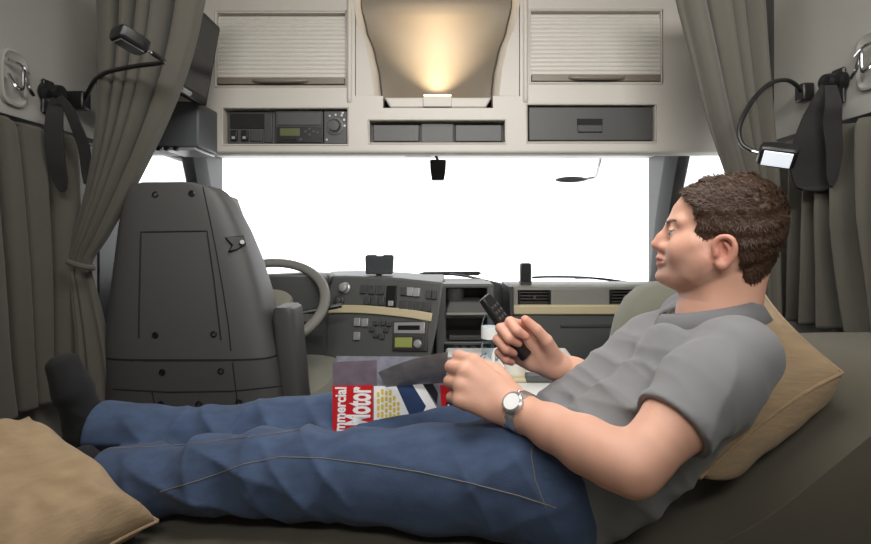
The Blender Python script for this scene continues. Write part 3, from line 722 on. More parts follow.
# passenger side
PD = 2.1
def pbar(a, b, c, d, d0, d1, name, m, parent, bevel=.004): return bar(a, b, c, d, d0, d1, name, m, parent, bevel, PD)
px_ = lambda p: (p - CX) * PD / F
pz_ = lambda p: EYE - (p - HZ) * PD / F
prof = [(2.395, .98), (2.16, 1.005), (2.11, .998), (2.09, .975), (2.09, pz_(305))] 
vh = [(518, 551, 290.3, 305), (609.5, 642.5, 289.8, 304.5)]
grid_panel([px_(p) for p in (511, 518, 551, 609.5, 642.5)] + [W - .004], [pz_(p) for p in (287, 289.8, 290.3, 304.5, 305, 309)], [(px_(a), px_(b), pz_(d), pz_(c)) for a, b, c, d in vh], lambda u, v: V((u, PD, v)), (0, .06, 0), 'passenger_face', M['dash_light'], db, bevel=.005)
MB().prism([V((px_(511), 2.10, pz_(288))), V((px_(511), 2.115, pz_(285.6))), V((px_(511), 2.16, pz_(284.4))), V((px_(511), 2.39, .985)), V((px_(511), 2.39, .95)), V((px_(511), 2.14, pz_(289)))], (W - .004 - px_(511), 0, 0)).done('passenger_deck', M['dash_light'], db, bevel=.004)
pbar(513, W * F / PD + CX - 1, 304.5, 314, -.022, .05, 'trim_strip', M['cream'], db, bevel=.006)
pbar(513, W * F / PD + CX - 1, 314.5, 366, -.005, .06, 'glove_box', M['dash'], db, bevel=.008)
pbar(513, W * F / PD + CX - 1, 367, 440, .10, .25, 'lower_panel', M['matte_black'], db)
pbar(509, 513, 286, 372, -.02, .2, 'divider', M['dark'], db)
pbar(560, 612, 324, 327, -.012, .0, 'glove_box_handle', M['pocket'], db, bevel=.002)
for a, b, c, d in vh:
    v = pbar(a, b, c, d, .030, .05, 'air_vent', M['black'], db)
    pbar(a + .6, a + 2.4, c + .6, d - .6, .0, .03, 'vent_frame', M['black'], v, .002)
    pbar(b - 2.4, b - .6, c + .6, d - .6, .0, .03, 'vent_frame', M['black'], v, .002)
    for k in range(4): pbar(a + 2, b - 2, c + 2 + k * 3.2, c + 3 + k * 3.2, .006, .03, 'slat', M['pocket'], v, .001)
    pbar((a + b) / 2 - 1.5, (a + b) / 2 + 1.5, c + 5, c + 9, -.002, .02, 'thumb_wheel', M['pocket'], v, .001)
MB().box(-.95, W - .01, 2.3, 2.4, .1, .62).done('lower_bulkhead', M['matte_black'], db)
MB().prism([V((-.95, 2.05, .62)), V((-.95, 2.35, .62)), V((-.95, 2.35, .1)), V((-.95, 2.25, .1))], (.95 + pod(430, 360).x, 0, 0)).done('knee_panel', M['matte_black'], db)

# gadgets on the dashboard
mo = thing('dash_monitor', 'small grey navigation screen standing on the dashboard beside the wheel', 'monitor', P(379, 277, 2.0))
MB().prism([P(365, 256.5, 1.99), P(366.5, 255, 1.99), P(375, 254.8, 1.99), P(377, 256, 1.99), P(382, 256, 1.99), P(384, 254.8, 1.99), P(392, 255, 1.99), P(393.5, 256.5, 1.99), P(392.5, 273.5, 2.0), P(391, 274.5, 2.0), P(367, 274.5, 2.0), P(365.5, 273.5, 2.0)], (0, .03, 0)).done('casing', M['pocket'], mo, bevel=.003)
MB().prism([P(367, 257.5, 1.988), P(392, 257.5, 1.988), P(391, 272.5, 1.998), P(368, 272.5, 1.998)], (0, .004, 0)).done('screen', M['grey_screen'], mo)
MB().tube([P(379, 273, 2.02), P(379, 277, 2.04), P(379, 279.5, 2.06)], .014, 10).done('foot', M['black'], mo)
ds = thing('handset_holder', 'upright black handset holder on the passenger side of the dashboard', 'holder', P(525, 285, 2.13))
MB().loft([[V((P(525.5, y, 2.13).x + a * w, 2.13 + b * .02, P(525.5, y, 2.13).z)) for a, b in ((-1, -.6), (-.8, -1), (.8, -1), (1, -.6), (1, .6), (.8, 1), (-.8, 1), (-1, .6))] for y, w in ((263, .018), (264, .024), (270, .025), (280, .023), (281, .021))]).done('body', M['black'], ds)
MB().box(P(520, 0, 2.13).x, P(531, 0, 2.13).x, 2.115, 2.155, P(0, 286, 2.13).z, P(0, 280, 2.13).z).done('foot', M['dark'], ds, bevel=.004)

# steering wheel
sw_c = P(263, 302, 1.72); R = .218
ax = V((.06, -.60, .80)).normalized()     # points up at the driver
su = V((1, 0, 0)); su = (su - ax * su.dot(ax)).normalized(); sv = ax.cross(su)
st = thing('steering_wheel', 'large grey steering wheel in front of the driver seat', 'steering wheel', sw_c - V((0, 0, .25)))
rings = []
for i in range(64):
    a = 2 * PI * i / 64; c = sw_c + su * (R * math.cos(a)) + sv * (R * math.sin(a)); o = (su * math.cos(a) + sv * math.sin(a))
    rings.append([c + o * (.019 * math.cos(b)) + ax * (.016 * math.sin(b)) for b in np.linspace(0, 2 * PI, 14, endpoint=False)])
m_ = MB(); m_.loft(rings + [rings[0]], caps=False); bmesh.ops.remove_doubles(m_.bm, verts=m_.bm.verts, dist=1e-5)
m_.done('rim', M['rim'], st)
hub = MB().loft([[sw_c + su * (.10 * g * math.copysign(abs(math.cos(a)) ** .7, math.cos(a))) + sv * (.075 * g * math.copysign(abs(math.sin(a)) ** .7, math.sin(a))) + ax * h for a in np.linspace(0, 2 * PI, 32, endpoint=False)] for g, h in ((.9, -.05), (1, -.035), (1, -.015), (.93, -.002), (.6, .004), (.02, .006))]).done('hub_pad', M['upholstery'], st)
for a in (-.35, PI + .35, -1.15, PI + 1.15):
    d = su * math.cos(a) + sv * math.sin(a)
    MB().strip([sw_c + d * .07 - ax * .03, sw_c + d * .14 - ax * .022, sw_c + d * .21 - ax * .004], d.cross(ax), .04, .012, 4).done('spoke', M['pocket'], st, bevel=.003)
for k in range(4): MB().quadbox(sw_c + su * (.118 + .012 * (k % 2)) + sv * (-.035 + .024 * (k // 2)) - ax * .012, .010, .016, .010, Matrix((su, sv, ax)).transposed()).done('thumb_button', M['silver'], st, bevel=.001)
MB().tube([sw_c - ax * .04, sw_c - ax * .2, sw_c - ax * .36], .045, 16, 0).done('column', M['dark'], st)
MB().tube([sw_c - ax * .06, sw_c - ax * .06 + su * .12 + sv * .01, sw_c - ax * .05 + su * .27 + sv * .05], .009, 8).done('stalk', M['black'], st)

# white table over the engine tunnel with its clutter
ct = thing('engine_cover', 'white flat cover over the engine tunnel between the seats', 'engine cover', (.24, 1.6, 0))
tz = EYE - .42
MB().prism([V((.01, 1.22, tz)), V((.44, 1.22, tz)), V((.50, 1.84, tz)), V((.04, 1.84, tz))], (0, 0, -.03)).done('top', M['white'], ct, bevel=.008)
MB().prism([V((.03, 1.25, tz - .03)), V((.42, 1.25, tz - .03)), V((.46, 1.8, tz - .03)), V((.06, 1.8, tz - .03))], (0, 0, -(tz - .03))).done('body', M['dash_light'], ct, bevel=.01)
mg = thing('mug', 'white mug on the engine cover behind the raised hand', 'mug', (P(515, 386, 1.46).x, 1.46, tz))
c = V((P(515, 0, 1.46).x, 1.46, tz))
MB().lathe(c, [(.030, 0), (.034, .004), (.042, .10), (.043, .104), (.040, .104), (.033, .01), (0, .008)], 32).done('body', M['ceramic'], mg)
MB().tube([c + V((-.036, -.005, .085)), c + V((-.062, -.01, .08)), c + V((-.068, -.012, .05)), c + V((-.055, -.01, .03)), c + V((-.034, -.005, .03))], .006, 10).done('handle', M['ceramic'], mg)
bt = thing('water_bottle', 'clear plastic bottle standing on the engine cover behind the remote control', 'bottle', (P(490, 0, 1.66).x, 1.66, tz))
c = V((P(490, 0, 1.66).x, 1.66, tz))
MB().lathe(c, [(.026, 0), (.030, .004), (.030, .05), (.027, .06), (.030, .07), (.030, .12), (.022, .15), (.011, .17), (.011, .185), (0, .185)], 28).done('body', M['bottle'], bt)
MB().lathe(c, [(.0305, .074), (.0308, .076), (.0308, .112), (.0305, .114)], 28).done('label_band', M['paper'], bt)
MB().lathe(c, [(.0125, .178), (.0135, .179), (.0135, .195), (.012, .197), (0, .197)], 20).done('cap', M['box'], bt)
pc = V((.13, 1.64, tz))
o = MB().quadbox(V((.115, 1.60, tz + .004)), .16, .24, .006, Matrix.Rotation(.2, 3, 'Z')).done('notepad', M['paper'], bevel=.001)
tag(o, 'white notepad lying on the engine cover nearest the dashboard', 'notepad')
ky = thing('clip', 'small black clip lying on the white notepad', 'clip', P(476, 362, 1.62))
c = V((P(477, 0, 1.6).x, 1.60, tz + .007))
MB().quadbox(c + V((0, 0, .008)), .03, .05, .016, Matrix.Rotation(.5, 3, 'Z')).done('body', M['black'], ky, bevel=.003)
MB().tube([c + V((.012, .02, .012)), c + V((.03, .03, .02)), c + V((.03, .0, .02)), c + V((.008, -.02, .012))], .0025, 8).done('wire', M['chrome'], ky)
tl = thing('tray', 'beige flat tray with a grey latch on the near edge of the engine cover', 'tray', (P(545, 0, 1.43).x, 1.43, tz))
MB().box(P(500, 0, 1.43).x, P(578, 0, 1.43).x, 1.39, 1.47, tz, tz + .012).done('base', M['cream'], tl, bevel=.004)
MB().box(P(525, 0, 1.40).x, P(562, 0, 1.40).x, 1.385, 1.41, tz + .002, tz + .028).done('latch', M['box'], tl, bevel=.006)

# ================================================================= SEATS
def superring(cx, cy, z, hx, hy, e=.45, n=44, lean=0):
    return [V((cx + hx * math.copysign(abs(math.cos(a)) ** e, math.cos(a)), cy + hy * math.copysign(abs(math.sin(a)) ** e, math.sin(a)), z)) for a in np.linspace(0, 2 * PI, n, endpoint=False)]
se = thing('driver_seat', 'tall dark grey driver seat seen from behind at the steering wheel', 'seat', (-.6, 1.5, 0))
SD = 1.30
# outline of the back shell in the photo: (y, left edge, right edge, half thickness)
so = [(184, 146, 206, .030), (186.5, 137, 216, .045), (192, 131, 223, .055), (205, 127.5, 232, .065), (230, 123, 244, .075), (260, 119, 255, .085), (290, 115.5, 264, .09), (320, 112.5, 271, .095), (345, 111, 277, .098), (353, 111, 279, .099)]
def sh_rings(tab, dy=0.0, grow=0):
    out = []
    for y, a, b, h in tab:
        p0, p1 = P(a - grow, y, SD + .07), P(b + grow, y, SD + .07)
        tilt = .02 * (y - 184) / 170
        out.append(superring((p0.x + p1.x) / 2, SD + .02 + h - tilt + dy, p0.z, (p1.x - p0.x) / 2, h, .42))
    return out
sy = [t[0] for t in so]
tab = []
for y in np.linspace(184, 353, 40): tab.append((y,) + tuple(float(np.interp(y, sy, [t[k] for t in so])) for k in (1, 2, 3)))
tab[0] = (184, 150, 202, .02)
sh = MB().loft(sh_rings(tab)).done('back_shell', M['seat'], se)
tab2 = [(y, float(np.interp(y, (355, 440), (110.5, 113))), float(np.interp(y, (355, 440), (280, 292))), .10) for y in np.linspace(355, 440, 20)]
lo = MB().loft(sh_rings(tab2)).done('lower_cover', M['seat_low'], se)
tabm = [(353, 112, 278, .094), (355.3, 112, 278.5, .094)]
MB().loft(sh_rings(tabm)).done('seam', M['matte_black'], se)
# light front cushion that shows beyond the right edge
tab3 = [(188, 150, 198, .04), (191, 142, 208, .06)] + [(y, float(np.interp(y, (192, 353), (133, 116))), float(np.interp(y, (192, 240, 300, 353), (214, 233, 253, 262))), .085) for y in np.linspace(194, 353, 14)]
MB().loft(sh_rings(tab3, .075)).done('backrest_cushion', M['upholstery'], se)
MB().loft([superring(-.62, 1.72, zz, hx, hy, .45) for zz, hx, hy in ((.56, .25, .25), (.58, .27, .27), (.68, .275, .275), (.715, .26, .26), (.73, .22, .22))]).done('seat_cushion', M['upholstery'], se)
MB().box(-.80, -.42, 1.5, 1.92, .0, .56).done('pedestal', M['matte_black'], se, bevel=.02)
# lines and bolts on the back: placed on the shell's surface
bpy.context.view_layer.update()
def bvh(o):
    me = o.data; mw = o.matrix_world
    return BVHTree.FromPolygons([mw @ v.co for v in me.vertices], [list(p.vertices) for p in me.polygons])
bs, bl = bvh(sh), bvh(lo)
def hit(tree, px, py):
    d = V(((px - CX) / F, 1.0, -(py - HZ) / F)).normalized()
    r = tree.ray_cast(V((0, 0, EYE)), d)
    return (r[0], r[1]) if r[0] else (None, None)
def surf_line(tree, pl, r, name, m, parent, n=10, closed=False, lift=0.0):
    pts = []
    if closed: pl = pl + [pl[0]]
    for (a, b), (c, d) in zip(pl, pl[1:]):
        for k in range(n):
            t = k / n; h, nn = hit(tree, a + (c - a) * t, b + (d - b) * t)
            if h: pts.append(h + nn * lift)
    h, nn = hit(tree, *pl[-1])
    if h: pts.append(h + nn * lift)
    if len(pts) > 2: return MB().tube(pts, r, 6, 0).done(name, m, parent)
surf_line(bs, [(139, 338), (139.5, 300), (141, 232), (207, 231), (214, 280), (221, 340)], .0022, 'panel_groove', M['matte_black'], sh)
surf_line(bs, [(203, 187), (209, 215), (216, 250), (223, 290), (228.5, 325), (231, 351)], .0018, 'edge_groove', M['matte_black'], sh)
surf_line(bl, [(232, 356), (236, 390), (240, 425)], .0018, 'edge_groove', M['matte_black'], lo)
surf_line(bl, [(113, 389), (170, 392), (232, 391), (282, 386)], .002, 'panel_groove', M['matte_black'], lo)
surf_line(bl, [(152, 391), (156, 410), (160, 428)], .0018, 'panel_groove', M['matte_black'], lo)
for x, y in ((155.5, 194.5), (192, 193.5), (155.5, 335), (214, 334)):
    h, nn = hit(bs, x, y); q = MB().lathe(h - nn * .001, [(.009, 0), (.009, .003), (.006, .004), (.005, .001), (0, .001)], 16, nn).done('bolt', M['black'], sh)
for x, y in ((162.5, 372), (221, 371), (161, 404), (199, 404), (239, 402)):
    h, nn = hit(bl, x, y); q = MB().lathe(h - nn * .001, [(.009, 0), (.009, .003), (.006, .004), (.005, .001), (0, .001)], 16, nn).done('bolt', M['black'], lo)
h, nn = hit(bs, 237, 244)
lv = MB().prism([hit(bs, a, b)[0] + nn * .002 for a, b in ((224, 238), (243, 236), (246, 245), (236, 250), (227, 253), (231, 246))], nn * .010).done('belt_guide', M['black'], sh, bevel=.003)
MB().disc(hit(bs, 241, 243)[0] + nn * .012, nn, .006, .003, 14).done('pin', M['silver'], lv)
# armrest, folded up on the right of the seat
ar = MB()
ar.loft([superring((P(a, y, 1.36).x + P(b, y, 1.36).x) / 2, 1.40, P(0, y, 1.36).z, (P(b, y, 1.36).x - P(a, y, 1.36).x) / 2, .055, .5, 28) for y, a, b in ((307, 276, 291), (309, 273, 294.5), (314, 272, 296), (340, 274, 298), (370, 277, 301), (395, 280, 303), (405, 281, 304), (409, 284, 302))])
ar.done('armrest', M['pocket'], se)

ps = thing('passenger_seat', 'sage grey passenger seat behind the shoulder of the man', 'seat', (.8, 1.5, 0))
rings = []
for zz, x0, x1, h, dy in ((.62, .545, 1.0, .07, 0), (.75, .53, 1.005, .08, .0), (.88, .545, 1.0, .08, .01), (.95, .565, .99, .078, .02), (1.01, .60, .96, .07, .03), (1.045, .64, .93, .06, .035), (1.062, .69, .88, .035, .04)):
    rings.append(superring((x0 + x1) / 2, 1.47 + dy, zz, (x1 - x0) / 2, h, .5))
MB().loft(rings).done('backrest', M['upholstery'], ps)
MB().loft([superring(.77, 1.66, zz, hx, hy, .45) for zz, hx, hy in ((.5, .22, .20), (.52, .24, .22), (.60, .24, .22), (.63, .22, .2))]).done('seat_cushion', M['upholstery'], ps)
MB().box(.58, .96, 1.45, 1.82, 0, .5).done('pedestal', M['matte_black'], ps, bevel=.02)
# ================================================================= BUNK AND CUSHIONS
bk = thing('bunk', 'long dark olive bunk with a raised sloping head end under the man', 'bed', (0, .75, 0))
zr = lambda r: EYE + r
mb = MB().box(-W + .01, W - .01, .16, 1.12, zr(-.66), zr(-.505))
mb.done('mattress', M['mattress'], bk, bevel=.03, segs=4)
MB().box(-W + .01, W - .01, .20, 1.06, .0, zr(-.66)).done('base', M['dark'], bk, bevel=.01)
wprof = [(.27, -.512), (.33, -.503), (.40, -.485), (.46, -.460), (.52, -.425), (.60, -.362), (.68, -.297), (.74, -.252), (.80, -.228), (.86, -.220), (1.055, -.218)]
wp_pts, _ = cat([V((x, .74, zr(zz))) for x, zz in wprof], 4)
MB().prism(wp_pts + [V((1.055, .74, zr(-.515))), V((.27, .74, zr(-.515)))], (0, .375, 0)).done('head_wedge', M['mattress'], bk, bevel=.012, segs=3)

def cushion(c00, c10, c11, c01, th, name, label, nn=40, seed=1, wr=.006, pinch=.10, sag=None):
    """pillow: four corners in order, thickness th, pulled-in sides and drag folds at the corners"""
    c00, c10, c11, c01 = V(c00), V(c10), V(c11), V(c01)
    N0 = (c10 - c00).cross(c01 - c00).normalized(); cen = (c00 + c10 + c11 + c01) / 4
    bm = bmesh.new(); S = {}
    for side in (1, -1):
        for i in range(nn + 1):
            for j in range(nn + 1):
                u, v = i / nn, j / nn
                a, b = 2 * u - 1, 2 * v - 1
                edge = i in (0, nn) or j in (0, nn)
                if edge and side < 0: S[(side, i, j)] = S[(1, i, j)]; continue
                ua = .5 + .5 * a * (1 - pinch * (1 - b * b) * abs(a) ** 2); vb = .5 + .5 * b * (1 - pinch * (1 - a * a) * abs(b) ** 2)
                p = c00.lerp(c10, ua).lerp(c01.lerp(c11, ua), vb)
                pu = max(0.0, (1 - a ** 4) * (1 - b ** 4)) ** .55
                nz = noise.noise(V((a * 1.6 + seed, b * 1.6, seed * 3.1))) * .7 + noise.noise(V((a * 4 + seed, b * 4, 7.7))) * .3
                drag = math.sin(9 * math.atan2(b, a) + seed) * (abs(a * b)) ** .8
                h = th * .5 * pu + wr * (nz * pu * 2 + drag * pu * 1.4)
                q = p + N0 * (side * h)
                S[(side, i, j)] = bm.verts.new(q)
    for side in (1, -1):
        for i in range(nn):
            for j in range(nn):
                f = [S[(side, i, j)], S[(side, i + 1, j)], S[(side, i + 1, j + 1)], S[(side, i, j + 1)]]
                try: bm.faces.new(f if side > 0 else f[::-1])
                except ValueError: pass
    me = bpy.data.meshes.new(name); bm.to_mesh(me); bm.free()
    root = thing(name, label, 'cushion', (cen.x, cen.y, min(c.z for c in (c00, c10, c11, c01)) - .02), 'beige woven cushions')
    body = finish('cover', me, M['pillow'], root, 'all')
    # piped seam
    loop = []
    for i in range(nn): loop.append((i, 0))
    for j in range(nn): loop.append((nn, j))
    for i in range(nn, 0, -1): loop.append((i, nn))
    for j in range(nn, -1, -1): loop.append((0, j))
    def ep(i, j):
        a, b = 2 * i / nn - 1, 2 * j / nn - 1
        ua = .5 + .5 * a * (1 - pinch * (1 - b * b) * abs(a) ** 2); vb = .5 + .5 * b * (1 - pinch * (1 - a * a) * abs(b) ** 2)
        return c00.lerp(c10, ua).lerp(c01.lerp(c11, ua), vb)
    MB().tube([ep(i, j) for i, j in loop], .0028, 6, 0).done('seam', M['pillow'], root)
    return root
cushion(P(700, 478, .74), P(843, 373, .79), P(752, 272, 1.13), P(640, 400, 1.10), .17, 'cushion', 'beige woven cushion behind the back and neck of the man', seed=2)
cushion(P(158, 521, .80), P(28, 418, .87), P(-170, 480, .70), P(-10, 640, .58), .13, 'cushion', 'beige woven cushion in the near left corner in front of the feet', seed=5, wr=.012)

# ================================================================= THE MAN
man = thing('person', 'man in grey polo shirt and blue jeans lying on the bunk holding a remote control', 'person', (.2, .87, zr(-.51)))
def w3(p): return np.array((p[0], p[1], p[2]), dtype=np.float32)
B = Field((-.78, .52, zr(-.52)), (.72, 1.18, zr(.14)), .003)
# ---- torso, legs (inside the clothes)
pel = P(578, 462, .87); che = P(690, 378, .88); nkb = P(722, 316, .84)
for dy in (-.07, .07):
    o = V((0, dy, 0))
    B.chain([(pel + o, .070), (P(622, 424, .87) + o, .06), (P(684, 368, .88) + o, .062), (P(704, 350, .87) + o * .8, .045)], .05)
S1 = P(737, 355, .725); E1 = P(632, 468, .64); W1 = P(515, 409, .79)
S2 = P(690, 320, 1.02); E2 = P(645, 405, 1.05); W2 = P(549, 362, .985)
B.cone(P(714, 352, .84), S1, .035, .040, .03); B.cone(P(712, 330, .88), S2, .05, .045, .03)
nh, nk_, na = P(556, 482, .81), P(310, 473, .86), P(112, 482, .87)
fh, fk, fa = P(560, 455, .97), P(330, 430, 1.0), P(98, 431, .97)
for h_, k_, a_ in ((nh, nk_, na), (fh, fk, fa)):
    B.cone(h_, k_, .068, .042, .03); B.cone(k_, k_.lerp(a_, .35), .042, .036, .02); B.cone(k_.lerp(a_, .35), a_, .036, .028, .02)
# ---- feet
def foot(F_, a, heel, ball, toe, g=0.0, k=.02):
    F_.cone(a, heel, .031 + g, .027 + g, k); F_.cone(heel, ball, .027 + g, .022 + g, k); F_.cone(a, ball, .028 + g, .021 + g, .02)
    F_.cone(ball, toe, .022 + g, .015 + g, k)
    off = V((0, .018, 0)); F_.cone(ball + off, toe + off, .018 + g, .013 + g, .012); F_.cone(ball - off, toe - off, .018 + g, .013 + g, .012)
ff = (fa, P(84, 444, .97), P(73, 390, .95), P(63, 364, .94))
nf = (na, P(98, 494, .87), P(84, 472, .86), P(78, 460, .85))
foot(B, *ff); foot(B, *nf)
# ---- arms
def limb(a, b, tab, k=.012):
    pts = [(a.lerp(b, t), r) for t, r in tab]; B.chain(pts, k)
limb(S1, E1, [(0, .044), (.35, .047), (.6, .043), (.9, .036), (1, .035)])
limb(E1, W1, [(0, .035), (.15, .0385), (.35, .039), (.65, .033), (.9, .0275), (1, .027)])
limb(S2, E2, [(0, .050), (.35, .050), (.7, .045), (1, .040)])
limb(E2, W2, [(0, .040), (.2, .043), (.45, .040), (.75, .031), (.95, .026), (1, .026)])
# ---- hands
def hand(w, d, n, left, curls, thumb, spread=.0, sc=1.0):
    d = V(d).normalized(); n = V(n); n = (n - d * n.dot(d)).normalized(); p = -n
    s = p.cross(d) if left else d.cross(p)
    mk = []
    for i, (so, fwd) in enumerate(((.030, .088), (.010, .092), (-.011, .087), (-.030, .078))):
        base = w + (s * so * .45 + d * .006) * sc; mc = w + (d * fwd + s * so + n * (.004 - .004 * abs(i - 1.2))) * sc
        B.cone(base, mc, .0145 * sc, .0118 * sc, .014); mk.append(mc)
    B.cone(w + d * .035 * sc + p * .006 + s * .012, w + d * .06 * sc + p * .008 + s * .014, .016, .013, .014)
    B.cone(w - d * .012, w + d * .02, .026, .024, .016)
    B.cone(w + d * .03 - s * .022 + p * .007, w + d * .065 - s * .022 + p * .006, .013, .012, .014)
    out = []
    for i, mc in enumerate(mk):
        L = (.076, .084, .078, .060)[i] * sc; r = (.0098, .0100, .0094, .0084)[i] * sc
        a = 0; q = mc; pr = r * 1.12; tips = [q]
        sp = spread * (1.5 - i)
        for fr, cu, r2 in zip((.45, .30, .25), curls[i], (1.0, .93, .80)):
            a += math.radians(cu); dd = (d * math.cos(a) + p * math.sin(a) + s * sp * math.cos(a)).normalized()
            q2 = q + dd * (L * fr); B.cone(q, q2, pr, r * r2, .0035 if q is not mc else .006); q = q2; pr = r * r2; tips.append(q)
        out.append(tips)
    tp = [w + (d * a + s * b + p * c) * sc for a, b, c in thumb]
    for (a, b), (r1, r2) in zip(zip(tp, tp[1:]), ((.0175, .0135), (.0125, .0112), (.0112, .0088))):
        B.cone(a, b, r1, r2, .010 if r1 > .015 else .003)
    return dict(d=d, n=n, s=s, p=p, tips=out, thumb=tp, mc=mk)
HN = hand(W1, P(455, 373, .81) - W1, (-.15, -.85, .5), True, [(48, 62, 35), (55, 66, 38), (60, 66, 40), (64, 62, 40)],
          [(.012, .018, .006), (.048, .040, .022), (.078, .038, .034), (.100, .028, .044)], sc=1.1)
HF = hand(W2, P(511, 337, .97) - W2, (.28, .86, .10), False, [(28, 92, 62), (32, 98, 62), (36, 100, 62), (42, 98, 60)],
          [(.010, .020, .010), (.045, .040, .022), (.073, .047, .022), (.100, .050, .018)], sc=1.08)
# ---- neck
O = P(715, 240, .82)
HS = .87
FW = V((-.875, .484, 0)).normalized(); LT = V((0, 0, 1)).cross(FW)      # he looks towards the screen
def h3(u, v, w): return O + FW * (u * HS) + LT * v + V((0, 0, w))
def hc(X, Y, Z): return ((X - O.x) * FW.x + (Y - O.y) * FW.y) / HS, (X - O.x) * LT.x + (Y - O.y) * LT.y, Z - O.z
B.cone(h3(-.022, 0, -.03), h3(-.004, 0, -.135), .051, .053, .012)
B.cone(h3(-.004, 0, -.135), P(712, 345, .87), .054, .06, .04)
B.cone(h3(-.042, 0, -.030), h3(-.022, 0, -.10), .044, .042, .02)
B.cone(h3(.030, 0, -.098), h3(.036, 0, -.118), .014, .013, .03)      # throat
B.cone(h3(-.01, .045, -.05), h3(.03, .015, -.145), .012, .012, .03)
# ---- head: slices with a front line, a back line and a half width
s_, X, Y, Z = B.win(w3(O) - .17, w3(O) + .17)
U, Vv, Wz = hc(X, Y, Z); U = U + 0 * Z; Vv = Vv + 0 * Z; Wz = Wz + 0 * U
wt = [-.090, -.086, -.080, -.072, -.062, -.050, -.040, -.030, -.016, .0, .015, .031, .045, .060, .075, .086, .094, .098]
uf = [.064, .078, .087, .0925, .0955, .0935, .093, .0915, .086, .0785, .078, .0825, .0795, .073, .060, .044, .026, .010]
ub = [.040, .030, .018, .002, -.020, -.045, -.070, -.086, -.098, -.105, -.108, -.109, -.108, -.104, -.096, -.086, -.076, -.066]
hw = [.014, .026, .038, .049, .0565, .0615, .0645, .067, .070, .073, .0745, .0755, .0755, .074, .068, .057, .044, .026]
wz = np.clip(Wz, wt[0], wt[-1])
ufa = np.interp(wz, wt, uf); uba = np.interp(wz, wt, ub); uba = np.minimum(uba, ufa - .035); hwa = np.interp(wz, wt, hw)
uc = ufa * .30 + uba * .70; uc = np.minimum(uc, ufa - .02)
a = np.where(U > uc, ufa - uc, uc - uba); e = np.where(U > uc, 2.25, 2.1)
rr = (np.abs((U - uc) / a) ** e + np.abs(Vv / hwa) ** e) ** (1 / e)
d = (rr - 1) * np.minimum(np.minimum(a, hwa), .06)
over = np.maximum(np.maximum(Wz - wt[-1], wt[0] - Wz), 0)
B.put(s_, np.where(over > 0, np.hypot(np.maximum(d, 0), over), d).astype(np.float32), .012)
HEADF = (wt, uf, ub, hw)
for sg in (1, -1):
    B.cone(h3(.0735, sg * .010, .0275), h3(.057, sg * .046, .031), .0080, .0075, .012)          # brow ridge
    B.ell(h3(.088, sg * .034, .012), (.017, .0185, .0135), None, .012, 'sub')                  # eye socket
    B.cone(h3(.058, sg * .046, -.012), h3(.035, sg * .060, -.006), .012, .010, .03)          # cheek bone
    B.ell(h3(.0655, sg * .031, .0135), (.0138, .0145, .0138), None, .004)                      # lids
    B.ell(h3(.0800, sg * .0350, .0125), (.0090, .0140, .0045), None, .0025, 'sub')             # opening
    B.cone(h3(.079, sg * .024, .0195), h3(.0755, sg * .043, .0165), .0024, .0022, .002)        # upper lid edge
    B.cone(h3(.092, sg * .0115, -.0125), h3(.083, sg * .0155, -.0135), .0078, .0075, .006)     # wing of the nose
    B.ell(h3(.099, sg * .0065, -.0205), (.006, .0038, .0030), None, .002, 'sub')              # nostril
    B.cone(h3(.040, sg * .052, -.058), h3(.010, sg * .062, -.035), .010, .010, .02)            # jaw
B.cone(h3(.0765, 0, .026), h3(.0960, 0, .005), .0066, .0072, .008)
B.cone(h3(.078, 0, .018), h3(.090, 0, -.006), .0085, .0105, .006)
B.cone(h3(.0960, 0, .005), h3(.1055, 0, -.0075), .0072, .0084, .006)
B.cone(h3(.1035, 0, -.0100), h3(.092, 0, -.0155), .0066, .0068, .006)
B.cone(h3(.091, 0, -.020), h3(.0955, 0, -.028), .008, .006, .008)
B.cone(h3(.0985, -.009, -.0322), h3(.0985, .009, -.0322), .0052, .0052, .005)
for sg in (1, -1):
    B.cone(h3(.0985, sg * .008, -.0322), h3(.088, sg * .025, -.0370), .0050, .0036, .005)
    B.cone(h3(.0970, sg * .006, -.0432), h3(.088, sg * .023, -.0382), .0056, .0036, .005)
B.cone(h3(.0970, -.006, -.0432), h3(.0970, .006, -.0432), .0056, .0056, .005)
for sg in (1, -1): B.cone(h3(.048, sg * .040, -.028), h3(.030, sg * .0515, -.034), .012, .012, .03)
for sg in (1, -1): B.cone(h3(.108, 0, -.0375), h3(.089, sg * .026, -.0372), .0016, .0014, .0015, 'sub')
B.ell(h3(.092, 0, -.066), (.0125, .017, .011), None, .014)                                    # chin
